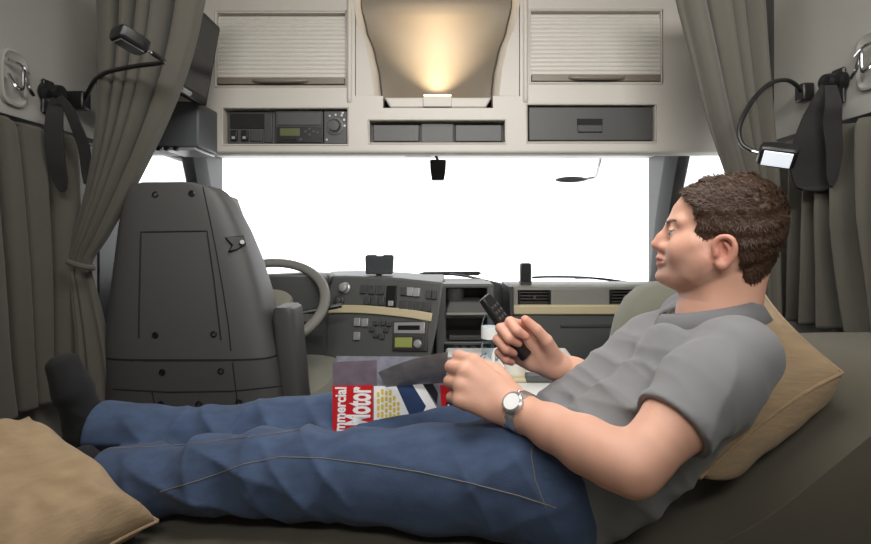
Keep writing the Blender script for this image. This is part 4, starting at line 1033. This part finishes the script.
# ---- ears
for sg in (1, -1):
    tl_ = math.radians(10)
    Uu = V((-math.cos(tl_), 0, math.sin(tl_) * 1.0)); fr = Matrix(((FW + LT * sg * .28).normalized(), LT * sg, (V((0, 0, 1)) - FW * .16).normalized())).transposed()
    ec = h3(-.010, sg * .0780, -.0185)
    def ep(a, b, out): return ec + (FW * a + LT * (sg * out) + V((0, 0, b))) * .80
    B.ell(ec, (.0135, .0058, .0230), fr, .006)
    B.cone(h3(-.012, sg * .066, -.016), ec, .017, .010, .008)
    B.ell(ep(-.002, .003, .0075), (.0082, .0055, .0160), fr, .003, 'sub')
    rim = [(.013, .000, .001), (.0145, .012, .003), (.010, .024, .006), (-.001, .030, .009), (-.013, .027, .012), (-.0195, .014, .013), (-.019, -.002, .011), (-.013, -.016, .008), (-.004, -.026, .004), (.005, -.0285, .002), (.010, -.020, .001)]
    rp, _ = cat([ep(*q) for q in rim], 4)
    for q, r2 in zip(rp, rp[1:]): B.cone(q, r2, .0036, .0036, .0025)
    B.cone(ep(.000, -.027, .003), ep(.002, -.024, .003), .0065, .0065, .004)                   # lobe
    B.cone(ep(.011, -.006, .003), ep(.010, -.001, .003), .004, .004, .003)                     # tragus
    ah = [(-.003, -.014, .005), (-.011, -.006, .007), (-.011, .007, .007), (-.004, .016, .006)]
    rp, _ = cat([ep(*q) for q in ah], 3)
    for q, r2 in zip(rp, rp[1:]): B.cone(q, r2, .0026, .0026, .002)
me = B.mesh('body')
# skin tones
co = np.empty(len(me.vertices) * 3, dtype=np.float32); me.vertices.foreach_get('co', co); co = co.reshape(-1, 3)
base = np.array(rgb(218, 168, 145)[:3]); red = np.array(rgb(192, 114, 100)[:3]); lip = np.array(rgb(176, 106, 96)[:3]); stub = np.array(rgb(184, 144, 126)[:3])
t = np.tile(base, (len(co), 1))
u, v, w_ = hc(co[:, 0], co[:, 1], co[:, 2]); v = np.abs(v)
def blend(t, c, k): return t + (c - t) * np.clip(k, 0, 1)[:, None]
nz = np.array([noise.noise(V(p) * 40) for p in co[::1]]) if len(co) < 400000 else 0
t = t * (1 + .05 * nz)[:, None]
hd = (w_ > -.10) & (u < .12) & (u > -.12) & (v < .11)
t = blend(t, stub, hd * .6 * np.clip((-.022 - w_) / .012, 0, 1) * np.clip((u - .005) / .02, 0, 1))
t = blend(t, stub, hd * .6 * np.exp(-((w_ + .024) / .005) ** 2) * (u > .08))
t = blend(t, red, hd * .10 * np.exp(-((u - .06) / .02) ** 2 - ((w_ + .012) / .018) ** 2) * (v > .02))
t = blend(t, red, hd * .35 * np.exp(-((u - .105) / .012) ** 2 - ((w_ + .006) / .012) ** 2))
t = blend(t, red, hd * .6 * (v > .074) * np.exp(-((u + .010) / .03) ** 2 - ((w_ + .015) / .035) ** 2))
t = blend(t, lip, hd * 1.0 * np.clip((u - .082) / .006, 0, 1) * np.clip(1 - np.abs(w_ + .0376) / .0095, 0, .35) / .35 * .75 * (v < .023))
for K in (HN, HF):
    for tips in K['tips'] + [K['thumb']]:
        for q, r_, k_ in ((tips[-1], .016, .5), (tips[-2], .012, .35), (tips[1], .012, .2)):
            t = blend(t, red, k_ * np.exp(-((co - w3(q)) ** 2).sum(1) / r_ ** 2))
at = me.color_attributes.new('tone', 'FLOAT_COLOR', 'POINT')
at.data.foreach_set('color', np.concatenate([t, np.ones((len(t), 1))], 1).astype(np.float32).ravel())
body = finish('body', me, M['skin'], man, 'all')
del B
# nails
def nail(K, tips, r):
    a, b = V(tips[-2]), V(tips[-1]); dd = (b - a).normalized()
    up = K['n'] - dd * K['n'].dot(dd)
    return a, b, dd, up
# ---- eyes
for sg in (1, -1):
    c = h3(.0655, sg * .031, .0135)
    ey = MB(); bmesh.ops.create_uvsphere(ey.bm, u_segments=24, v_segments=16, radius=.0122, matrix=Matrix.Translation(c))
    ey = ey.done('eye', M['eye_white'], man)
    g = (FW + LT * (sg * .03) - V((0, 0, .02))).normalized()
    MB().lathe(c, [(.0062, .0107), (.0050, .0117), (.0024, .0126), (0, .0128)], 20, g).done('iris', M['iris'], ey)
    lash = [h3(.0815 - .35 * (q - .5) ** 2 * .09 - .010 * q, sg * (.0215 + .0245 * q), .0165 + .0035 * math.sin(q * PI) - .002 * q) for q in np.linspace(0, 1, 9)]
    MB().tube(lash, .0011, 6, 0).done('eyelashes', M['brow'], man)
# ---- hair: a cap grown from the head's own slices, then short locks on it
def head_dist(U, Vv, Wz, grow):
    wz = np.clip(Wz, wt[0], wt[-1])
    ufa = np.interp(wz, wt, uf); uba = np.interp(wz, wt, ub); uba = np.minimum(uba, ufa - .035); hwa = np.interp(wz, wt, hw)
    uc = np.minimum(ufa * .30 + uba * .70, ufa - .02)
    a = np.where(U > uc, ufa - uc, uc - uba); e = np.where(U > uc, 2.25, 2.1)
    rr = (np.abs((U - uc) / a) ** e + np.abs(Vv / hwa) ** e) ** (1 / e)
    d = (rr - 1) * np.minimum(np.minimum(a, hwa), .06); over = np.maximum(np.maximum(Wz - wt[-1], wt[0] - Wz), 0)
    return np.where(over > 0, np.hypot(np.maximum(d, 0), over), d) - grow
Hf = Field(w3(O) - .16, w3(O) + .16, .0025)
s_, X, Y, Z = Hf.win(w3(O) - .16, w3(O) + .16)
U, Vv, Wz = hc(X, Y, Z); U = U + 0 * Z; Vv = Vv + 0 * Z; Wz = Wz + 0 * U
nzf = (np.sin(U * 190 + 3 * np.sin(Wz * 90)) * np.sin(Vv * 170 + 2 * np.sin(U * 80)) + np.sin(Wz * 230 + Vv * 120)) * .0007
grow = .0035 + .0055 * np.clip((Wz + .06) / .10, 0, 1)
f0 = head_dist(U, Vv, Wz, grow + nzf)
nkt = np.clip((-.02 - Wz) / .057, 0, 1); neckd = np.sqrt((U + .047 - .018 * nkt) ** 2 + (Vv * .9) ** 2) - (.0575 - .012 * nkt)      # nape
f0 = np.minimum(f0, np.where((Wz < -.02) & (U < -.02), np.maximum(neckd, (-.077 - Wz)), 1))
poly = [(.062, .082), (.054, .071), (.042, .060), (.036, .045), (.031, .026), (.036, .012), (.026, -.002), (.013, -.004), (.012, .004), (.004, .0095), (-.014, .0095), (-.026, .002), (-.031, -.015), (-.036, -.04), (-.043, -.060), (-.052, -.077), (-.14, -.10), (-.17, .0), (-.14, .16), (.085, .16)]
inside = np.zeros(U.shape, bool); dist = np.full(U.shape, 1.0)
for (x0, y0), (x1, y1) in zip(poly, poly[1:] + poly[:1]):
    cond = (y0 > Wz) != (y1 > Wz); xi = (x1 - x0) * (Wz - y0) / (y1 - y0 + 1e-12) + x0
    inside ^= cond & (U < xi)
    ex, ey_ = x1 - x0, y1 - y0; tt = np.clip(((U - x0) * ex + (Wz - y0) * ey_) / (ex * ex + ey_ * ey_), 0, 1)
    dist = np.minimum(dist, np.hypot(U - x0 - tt * ex, Wz - y0 - tt * ey_))
pd = np.where(inside, -dist, dist) + nzf * 3
k = .008; hh = np.clip(.5 - .5 * (f0 - pd) / k, 0, 1); f1 = f0 + (pd - f0) * hh + k * hh * (1 - hh)
Hf.f[:] = f1.astype(np.float32)
hme = Hf.mesh('hair')
del Hf
hco = np.empty(len(hme.vertices) * 3, dtype=np.float32); hme.vertices.foreach_get('co', hco); hco = hco.reshape(-1, 3)
hno = np.empty(len(hme.vertices) * 3, dtype=np.float32); hme.vertices.foreach_get('normal', hno); hno = hno.reshape(-1, 3)
hair = finish('hair', hme, M['hair'], man, 'all')
rnd = random.Random(4)
vs_, fs_ = [], []
hu, hv_, hwz = hc(hco[:, 0], hco[:, 1], hco[:, 2])
outer = np.where(head_dist(hu, hv_, hwz, 0.0) > .0025)[0]
for _ in range(9000):
    i = int(outer[rnd.randrange(len(outer))]); p = V(hco[i]) ; n = V(hno[i]).normalized()
    uu, ww = hu[i], hwz[i]
    if ww > .04: fl = FW * .65 + V((0, 0, .3))                       # top: brushed forward and up
    else: fl = FW * -.3 + V((0, 0, -1))
    fl = fl + V((rnd.uniform(-.5, .5), rnd.uniform(-.6, .6), rnd.uniform(-.4, .4)))
    fl = (fl - n * fl.dot(n)); fl = fl.normalized() if fl.length > 1e-4 else n.orthogonal()
    L = rnd.uniform(.006, .0115) * (1.15 if ww > .05 else .8); lift = (.42 if ww > .05 else .28) * rnd.uniform(.6, 1.3)
    sd = n.cross(fl) * rnd.uniform(.0007, .0012)
    m1 = p + fl * L * .5 + n * L * lift * .55; tp_ = p + fl * L + n * L * lift * .75
    b0 = len(vs_); p = p - n * .001
    vs_ += [p + sd, p - sd, m1 + sd * .7 + n * .0004, m1 - sd * .7 + n * .0004, tp_]
    fs_ += [(b0, b0 + 1, b0 + 3, b0 + 2), (b0 + 2, b0 + 3, b0 + 4)]
lm = bpy.data.meshes.new('short_locks'); lm.from_pydata([tuple(q) for q in vs_], [], fs_)
finish('short_locks', lm, M['hair'], hair, 'all')
hs = o = None
# ---- eyebrows
bpy.context.view_layer.update()
bb = bvh(body)
for sg in (1, -1):
    vs_, fs_ = [], []
    for k in range(170):
        t_ = rnd.random(); vv = .013 + .037 * t_; ww = .0275 + .006 * math.sin(t_ * 2.3) + rnd.uniform(-.0032, .0032) * (1 - .5 * t_)
        q = bb.ray_cast(h3(.2, sg * vv, ww), -FW)
        if not q[0]: continue
        p, n = q[0], q[1]; fl = -FW * .5 + LT * (sg * .9) + V((0, 0, .35 - .5 * t_)); fl = (fl - n * fl.dot(n)).normalized(); sd = n.cross(fl) * .0006
        b0 = len(vs_); vs_ += [p + sd - n * .0005, p - sd - n * .0005, p + fl * .0065 + n * .0018]; fs_.append((b0, b0 + 1, b0 + 2))
    em = bpy.data.meshes.new('eyebrow'); em.from_pydata([tuple(q) for q in vs_], [], fs_)
    finish('eyebrow', em, M['brow'], man, 'all')

# ================================================================= CLOTHES
def wrinkle(F_, lo, hi, terms):
    s, X, Y, Z = F_.win(lo, hi)
    if F_.f[s].size == 0: return
    c = (np.array(lo) + np.array(hi)) / 2; r = (np.array(hi) - np.array(lo)) / 2
    m = np.clip(1 - ((X - c[0]) / r[0]) ** 2 - ((Y - c[1]) / r[1]) ** 2 - ((Z - c[2]) / r[2]) ** 2, 0, 1)
    tot = 0
    for (dx, dy, dz), freq, amp, ph, wpx in terms:
        q = X * dx + Y * dy + Z * dz
        tot = tot - .72 * amp * (2.6 * (1 - np.abs(np.sin(.5 * freq * q + ph + .6 * wpx * np.sin(14 * (X * dz - Z * dx) + 9 * Y + ph)))) ** 1.6 - .8)
    F_.f[s] += (m * tot).astype(np.float32)
T = Field((.10, .50, zr(-.54)), (.70, 1.20, zr(-.05)), .0035)
for dy, rr_ in ((-.06, 1), (.068, 1)):
    o = V((0, dy, 0))
    T.chain([(P(560, 468, .87) + o, .097), (P(598, 444, .87) + o, .094), (P(636, 410, .87) + o, .089), (P(682, 368, .88) + o, .087), (P(704, 352, .87) + o * .85, .068)], .04)
T.cone(P(714, 352, .84), S1, .048, .052, .035); T.cone(P(712, 328, .88), S2, .056, .054, .04)
T.cone(P(684, 354, .81), P(694, 350, .94), .060, .060, .04)
T.cone(P(704, 356, .87), P(714, 341, .85), .062, .052, .035)
hem1 = S1.lerp(E1, .66); hem2 = S2.lerp(E2, .72)
for a_, b_ in ((S1, E1), (S2, E2)):
    T.chain([(a_, .053), (a_.lerp(b_, .3), .055), (a_.lerp(b_, .68), .055)], .03)
# folds
lo, hi = (.10, .55, zr(-.52)), (.52, 1.15, zr(-.08))
wrinkle(T, lo, hi, [((.75, .1, .65), 95, 0.0033, .4, 1.6), ((.35, .3, .9), 60, 0.0036, 1.9, 1.2)])
wrinkle(T, tuple(w3(S1.lerp(E1, .35)) - .13), tuple(w3(S1.lerp(E1, .35)) + .13), [((.6, .5, -.6), 85, 0.0036, 1.1, 1.5), ((.9, 0, .3), 60, 0.0030, .2, 1)])
wrinkle(T, (.20, .6, zr(-.50)), (.42, 1.1, zr(-.18)), [((.62, 0, .78), 120, 0.0039, 2.2, 1.4)])
# open sleeves, hem at the waist, neck hole
for a_, b_, hm in ((S1, E1, .66), (S2, E2, .72)):
    n_ = (b_ - a_).normalized(); p_ = a_.lerp(b_, hm)
    T.plane(w3(p_), n_, .004, tuple(w3(p_) - .095), tuple(w3(p_) + .095)) if False else None
    s, X, Y, Z = T.win(w3(p_) - .11, w3(p_) + .11)
    along = (X - p_.x) * n_.x + (Y - p_.y) * n_.y + (Z - p_.z) * n_.z
    rad = np.sqrt(np.maximum((X - p_.x) ** 2 + (Y - p_.y) ** 2 + (Z - p_.z) ** 2 - along ** 2, 0))
    T.put(s, np.maximum(np.maximum(-along, along - .085), rad - .072).astype(np.float32), .003, 'sub')
    T.cone(p_ - n_ * .012, p_ + n_ * .06, .0450, .0450, .003, 'sub')
T.cone(h3(-.015, 0, -.10), h3(-.010, 0, -.165), .072, .066, .006, 'sub')
T.cone(h3(.03, 0, -.125), h3(.070, 0, -.150), .040, .026, .008, 'sub')
wn_ = (che - pel).normalized(); wp_ = P(563, 460, .87)
tme = T.mesh('shirt'); del T
shirt = finish('polo_shirt', tme, M['shirt'], man, 'all')
bpy.context.view_layer.update()
st_ = bvh(shirt)
# collar
rings = []
for i in range(61):
    th = math.radians(-158 + 316 * i / 60); c_, s__ = math.cos(th), math.sin(th)     # 0 = nape
    fw = (1 - c_) / 2
    cu, cv = -c_, s__
    def cp(r, h):
        ru = .073 + .022 * fw + r; rv = .068 + r
        return h3(.004 + cu * ru, cv * rv, -.118 - .030 * fw ** 1.3 + h)
    tip = max(0, (abs(th) - math.radians(118)) / math.radians(40))
    rings.append([cp(-.004, -.014), cp(-.008, .010), cp(-.006, .020 - .004 * fw), cp(.002, .022 - .004 * fw), cp(.012, .010), cp(.024 + .006 * tip, -.010 - .022 * tip - .006 * fw), cp(.021 + .006 * tip, -.012 - .022 * tip - .006 * fw), cp(.008, .006), cp(-.001, .014), cp(-.001, -.014)])
MB().loft(rings).done('collar', M['collar'], shirt, smooth='all')
h_, n_ = hit(st_, 657, 322)
if h_: MB().lathe(h_, [(.0042, -.001), (.0042, .0012), (.003, .002), (0, .0016)], 16, n_).done('button', M['silver'], shirt)

J = Field((-.78, .55, zr(-.53)), (.36, 1.20, zr(-.12)), .0035)
for dy in (-.07, .07): J.chain([(P(574, 464, .87) + V((0, dy, 0)), .076), (P(552, 470, .87) + V((0, dy, 0)), .100)], .05)
J.chain([(P(549, 473, .81), .092), (P(515, 475, .815), .093), (P(430, 477, .84), .082), (P(360, 475, .855), .0715), (nk_, .0690), (P(262, 471, .862), .068), (P(210, 475, .866), .060), (P(150, 480, .87), .055), (na, .053), (P(90, 486, .87), .053)], .03)
J.chain([(fh, .09), (P(450, 440, .98), .083), (fk, .069), (P(280, 432, .995), .066), (P(220, 438, .985), .060), (P(150, 434, .975), .054), (P(104, 431, .97), .053), (P(80, 430, .97), .053)], .025)
# creases: behind the knee, at the hip, down the calf
kn_ = w3(nk_)
wrinkle(J, kn_ - (.14, .13, .12), kn_ + (.14, .13, .12), [((.85, .2, .5), 105, 0.0058, .6, 1.5), ((.7, 0, -.7), 70, 0.0044, 2.1, 1.2)])
wrinkle(J, w3(P(200, 476, .82)) - (.20, .12, .11), w3(P(200, 476, .82)) + (.20, .12, .11), [((.55, .2, .85), 85, 0.0054, .3, 1.7), ((.9, 0, .2), 65, 0.0044, 1, 1.3)])
wrinkle(J, w3(P(520, 470, .80)) - (.15, .14, .13), w3(P(520, 470, .80)) + (.15, .14, .13), [((.9, .1, .35), 75, 0.0048, .9, 1.2), ((.6, .1, -.7), 95, 0.0034, 2.4, 1.2)])
wrinkle(J, w3(P(220, 430, .96)) - (.28, .11, .10), w3(P(220, 430, .96)) + (.28, .11, .10), [((.7, .2, .6), 80, 0.0054, 1.3, 1.6), ((.95, 0, -.3), 60, 0.0048, .3, 1.2)])
wrinkle(J, w3(P(400, 480, .8)) - (.2, .13, .12), w3(P(400, 480, .8)) + (.2, .13, .12), [((.35, .1, .9), 60, 0.0027, .5, 1.2)])
for a_, k_, L in ((P(99, 431, .97), fk, .12), (P(104, 484, .87), nk_, .12)):
    n_ = (a_ - k_).normalized(); s, X, Y, Z = J.win(w3(a_) - .13, w3(a_) + .13)
    along = (X - a_.x) * n_.x + (Y - a_.y) * n_.y + (Z - a_.z) * n_.z
    rad = np.sqrt(np.maximum((X - a_.x) ** 2 + (Y - a_.y) ** 2 + (Z - a_.z) ** 2 - along ** 2, 0))
    J.put(s, np.maximum(-along, rad - .068).astype(np.float32), .004, 'sub')
    J.cone(a_ - n_ * .03, a_ + n_ * .06, .041, .041, .003, 'sub')
jme = J.mesh('jeans'); del J
jeans = finish('jeans', jme, M['jeans'], man, 'all')
bpy.context.view_layer.update()
jt = bvh(jeans)
for pl in ([(556, 508), (520, 496), (470, 483), (420, 472), (370, 464), (320, 458), (280, 457), (245, 464), (200, 480), (160, 492)], [(546, 508), (535, 480), (531, 455), (536, 425)],
           [(107, 449), (150, 447), (200, 443), (250, 437), (300, 430)]):
    surf_line(jt, pl, .0008, 'stitching', M['stitch'], jeans, n=24, lift=.0006)
# cuff roll
a_ = P(100, 431, .97); n_ = (a_ - fk).normalized(); e1 = n_.orthogonal().normalized(); e2 = n_.cross(e1)
MB().tube([a_ + e1 * .0520 * math.cos(q) + e2 * .0520 * math.sin(q) for q in np.linspace(0, 2 * PI, 40)], .0032, 8, 0).done('cuff_hem', M['jeans'], jeans)

K_ = Field((-.80, .70, zr(-.53)), (-.55, 1.05, zr(-.20)), .003)
foot(K_, *ff, g=.004); K_.cone(fa, fa.lerp(fk, .12), .035, .038, .02)
wrinkle(K_, w3(fa) - .1, w3(fa) + .1, [((.5, .2, .8), 140, .0014, .3, 1)])
finish('sock', K_.mesh('sock'), M['sock'], man, 'all'); del K_
K_ = Field((-.80, .62, zr(-.53)), (-.52, .95, zr(-.20)), .003)
foot(K_, *nf, g=.004); K_.cone(na, na.lerp(nk_, .12), .035, .038, .02)
finish('sock', K_.mesh('sock'), M['sock'], man, 'all'); del K_

# ---- wristwatch
wd = (W1 - E1).normalized(); wc = W1 - wd * .014
e1 = (HN['n'] - wd * HN['n'].dot(wd)).normalized(); e2 = wd.cross(e1)
wt_ = thing('wristwatch', 'silver wristwatch with a metal band on the left wrist of the man', 'wristwatch', wc - V((0, 0, .03)))
rings = []
for q in np.linspace(0, 2 * PI, 49):
    r_ = e1 * math.cos(q) + e2 * math.sin(q); c_ = wc + e1 * .0305 * math.cos(q) + e2 * .0325 * math.sin(q); g = .0004 * (1 if int(q * 12) % 2 else -1)
    rings.append([c_ - wd * .010 - r_ * .002, c_ - wd * .010 + r_ * (.0015 + g), c_ + wd * .010 + r_ * (.0015 + g), c_ + wd * .010 - r_ * .002])
MB().loft(rings).done('band', M['steel'], wt_)
MB().lathe(wc + e1 * .030, [(.017, 0), (.018, .003), (.0175, .008), (.015, .010), (.0145, .009), (0, .009)], 32, e1).done('case', M['steel'], wt_)
MB().disc(wc + e1 * .0392, e1, .0135, .0006, 28).done('dial', M['mag_white'], wt_)
MB().disc(wc + e1 * .035 + e2 * .018, e2, .003, .004, 12).done('crown', M['steel'], wt_)

# ---- remote control held in the far hand
ra, rb = P(527, 357, .952), P(484, 297, .965)
rdv = (rb - ra).normalized(); rn = HF['p'] - rdv * HF['p'].dot(rdv); rn = V((.72, -.62, .45)); rn = (rn - rdv * rn.dot(rdv)).normalized(); rs = rdv.cross(rn)
rc = thing('remote_control', 'slim black remote control in the raised far hand of the man', 'remote control', ra - V((0, 0, .01)))
Rr = Matrix((rdv, rs, rn)).transposed(); Lr = (rb - ra).length
MB().loft([[ra + rdv * (Lr * t_) + rs * (.0185 * w__ * a) + rn * (.0095 * h__ * b) for a, b in ((-1, -.5), (-.7, -1), (.7, -1), (1, -.5), (1, .6), (.85, 1), (-.85, 1), (-1, .6))] for t_, w__, h__ in ((0, .7, .6), (.02, .92, .9), (.3, 1, 1), (.9, .95, .9), (.985, .88, .8), (1, .7, .5))]).done('body', M['black'], rc, bevel=.001)
for i in range(8):
    for j in (-1, 0, 1):
        MB().quadbox(ra + rdv * (Lr * (.22 + .085 * i)) + rs * (.011 * j) + rn * .0098, .006, .007, .002, Rr).done('button', M['pocket'], rc, bevel=.0006)

# ================================================================= MAGAZINE
ma = P(332.5, 452, .925); mu = (P(467, 452, .935) - ma); WM = mu.length; mu = mu.normalized()
mv = V((0, .16, 1)); mv = (mv - mu * mv.dot(mu)).normalized(); mn = mu.cross(mv); 
if mn.y > 0: mn = -mn
HM = (452 - 359) * .93 / F
mgz = thing('magazine', 'open magazine with a red title band standing in the lap of the man', 'magazine', ma)
Rm = Matrix((mu, mv, mn)).transposed()
def mxy(px, py):
    q = on_plane(px, py, ma, mn) - ma; return q.dot(mu), q.dot(mv)
def mp(a, b, h): return ma + mu * a + mv * b + mn * h
# pages and cover, gently bowed
def sheet(a0, a1, b0, b1, h0, th, bow, name, m):
    rings = []
    for k in range(25):
        t_ = k / 24; a = a0 + (a1 - a0) * t_; h = h0 + bow * math.sin(t_ * PI)
        rings.append([mp(a, b0, h), mp(a, b1, h), mp(a, b1, h - th), mp(a, b0, h - th)])
    return MB().loft(rings).done(name, m, mgz)
sheet(.002, WM - .002, .002, HM - .002, 0, .006, 0, 'pages', M['paper'])
cov = sheet(0, WM, 0, HM, .0008, .0008, 0, 'cover', M['mag_photo'])
def mpoly(pxs, m, name, h, parent=None):
    q = [mxy(*p) for p in pxs]
    return MB().prism([mp(a, b, h) for a, b in q], mn * .0003).done(name, m, parent or cov, smooth=False)
mpoly([(333, 362), (377, 360), (377, 386), (333, 386)], M['mag_top'], 'cover_picture', .0010)
mpoly([(332.6, 385.5), (373, 385), (373, 450), (332.6, 450)], M['mag_red'], 'title_band', .0011)
mpoly([(374, 386), (400, 386), (402, 450), (374, 450)], M['mag_white'], 'picture_ground', .0010)
mpoly([(393, 377), (412, 366), (447, 425), (440, 450), (404, 450)], M['mag_white'], 'truck_picture', .0011)
mpoly([(396, 385), (409, 379), (426, 406), (421, 416), (410, 416)], M['mag_blue'], 'truck_windscreen', .0015)
mpoly([(417, 376), (426, 371), (438, 393), (437, 404)], M['mag_dark'], 'truck_grille', .0015)
mpoly([(404, 420), (428, 416), (444, 432), (442, 450), (408, 450)], M['mag_blue'], 'truck_bumper', .0014)
mpoly([(440, 385), (466, 384), (466.6, 450), (444, 450)], M['mag_red'], 'lower_band', .0012)
mpoly([(446, 402), (462, 402), (462, 427), (446, 427)], M['mag_dark'], 'text_box', .0015)
for i in range(4): mpoly([(447.5 + 3.6 * i, 426), (447.5 + 3.6 * i, 404 + 3 * (i % 2)), (449.4 + 3.6 * i, 404 + 3 * (i % 2)), (449.4 + 3.6 * i, 426)], M['mag_white'], 'text_line', .0019)
for i, (x, y0, y1) in enumerate(((377, 392, 426), (381, 389, 427), (385, 391, 420), (389, 390, 427), (393, 396, 426), (397, 402, 427))):
    n = 5
    for k in range(n):
        a = y0 + (y1 - y0) * k / n; mpoly([(x, a), (x + 2.6, a), (x + 2.6, a + (y1 - y0) / n * .72), (x, a + (y1 - y0) / n * .72)], M['mag_yellow'], 'headline', .0014)
def title(txt, px0, px1, py0, py1, m, name, h, off=.02):
    """words that read upwards: py0 = start (low), py1 = end (high); px0 = tops of the letters"""
    cu = bpy.data.curves.new(name, 'FONT'); cu.body = txt; cu.extrude = .001; cu.offset = off; cu.resolution_u = 3
    o = bpy.data.objects.new(name, cu); link(o); bpy.context.view_layer.update()
    me = bpy.data.meshes.new_from_object(o.evaluated_get(bpy.context.evaluated_depsgraph_get())); bpy.data.objects.remove(o)
    c = np.empty(len(me.vertices) * 3, dtype=np.float32); me.vertices.foreach_get('co', c); c = c.reshape(-1, 3)
    lo, hi = c.min(0), c.max(0)
    a_lo, b_lo = mxy(px1, py0); a_hi, b_hi = mxy(px0, py1)
    for v_, q in zip(me.vertices, c):
        tx = (q[0] - lo[0]) / (hi[0] - lo[0]); ty = (q[1] - lo[1]) / (hi[1] - lo[1])
        v_.co = mp(a_lo + (a_hi - a_lo) * ty, b_lo + (b_hi - b_lo) * tx, h + .0003 * (q[2] > 0))
    return finish(name, me, m, cov, smooth=False)
title('Motor', 346, 370.5, 425, 386.5, M['mag_white'], 'title_lettering', .0016, .035)
title('Commercial', 335, 344.5, 447, 387, M['mag_white'], 'title_lettering', .0016, .03)
# page being turned, caught by the hand
rings = []
for k in range(22):
    t_ = k / 21
    lo_ = mp(*mxy(386 + 58 * t_, 387 - 7 * t_), .002 + .04 * t_ ** 1.5)
    hi_ = P(378 + 70 * t_, 372 - 3 * math.sin(t_ * PI) - 20 * t_, .92 - .07 * t_)
    md = lo_.lerp(hi_, .5) + mn * (.005 * math.sin(t_ * PI * .8))
    row = [lo_, lo_.lerp(md, .5) + mn * .003, md, md.lerp(hi_, .5) + mn * .003, hi_]
    rings.append(row + [q - mn * .0006 for q in reversed(row)])
MB().loft(rings).done('turning_page', M['page'], mgz)
# ================================================================= LIGHT
wd_ = bpy.data.worlds.new('overcast_sky'); SC.world = wd_; wd_.use_nodes = True
bg = wd_.node_tree.nodes['Background']; bg.inputs['Color'].default_value = (.97, .985, 1, 1); bg.inputs['Strength'].default_value = 2.4
def area(name, loc, rot, sx, sy, e, col=(1, 1, 1)):
    l = bpy.data.lights.new(name, 'AREA'); l.shape = 'RECTANGLE'; l.size = sx; l.size_y = sy; l.energy = e; l.color = col
    o = bpy.data.objects.new(name, l); link(o); o.location = loc; o.rotation_euler = rot; return o
area('ceiling_fill_area', (.1, .75, TOP - .035), (0, 0, 0), 1.0, .5, 9, (1, .97, .93))  # added fill from above, no such lamp is known
area('rear_fill_area', V((.15, BACK + .10, 2.0)) + Rl @ V((0, 0, -.025)), (math.radians(80), 0, 0), 1.2, .25, 8.5, (1, .98, .95))  # added fill from behind the camera, aimed at the console
bpy.data.lights['rear_fill_area'].spread = math.radians(95)
area('reading_spot', (fx(437.5), FD + .018, fz(93.6)), (math.radians(180 - 16), 0, 0), .05, .02, 2.2, (1, .80, .56))
bpy.data.lights['reading_spot'].spread = math.radians(100)
SC.view_settings.exposure = 0.12
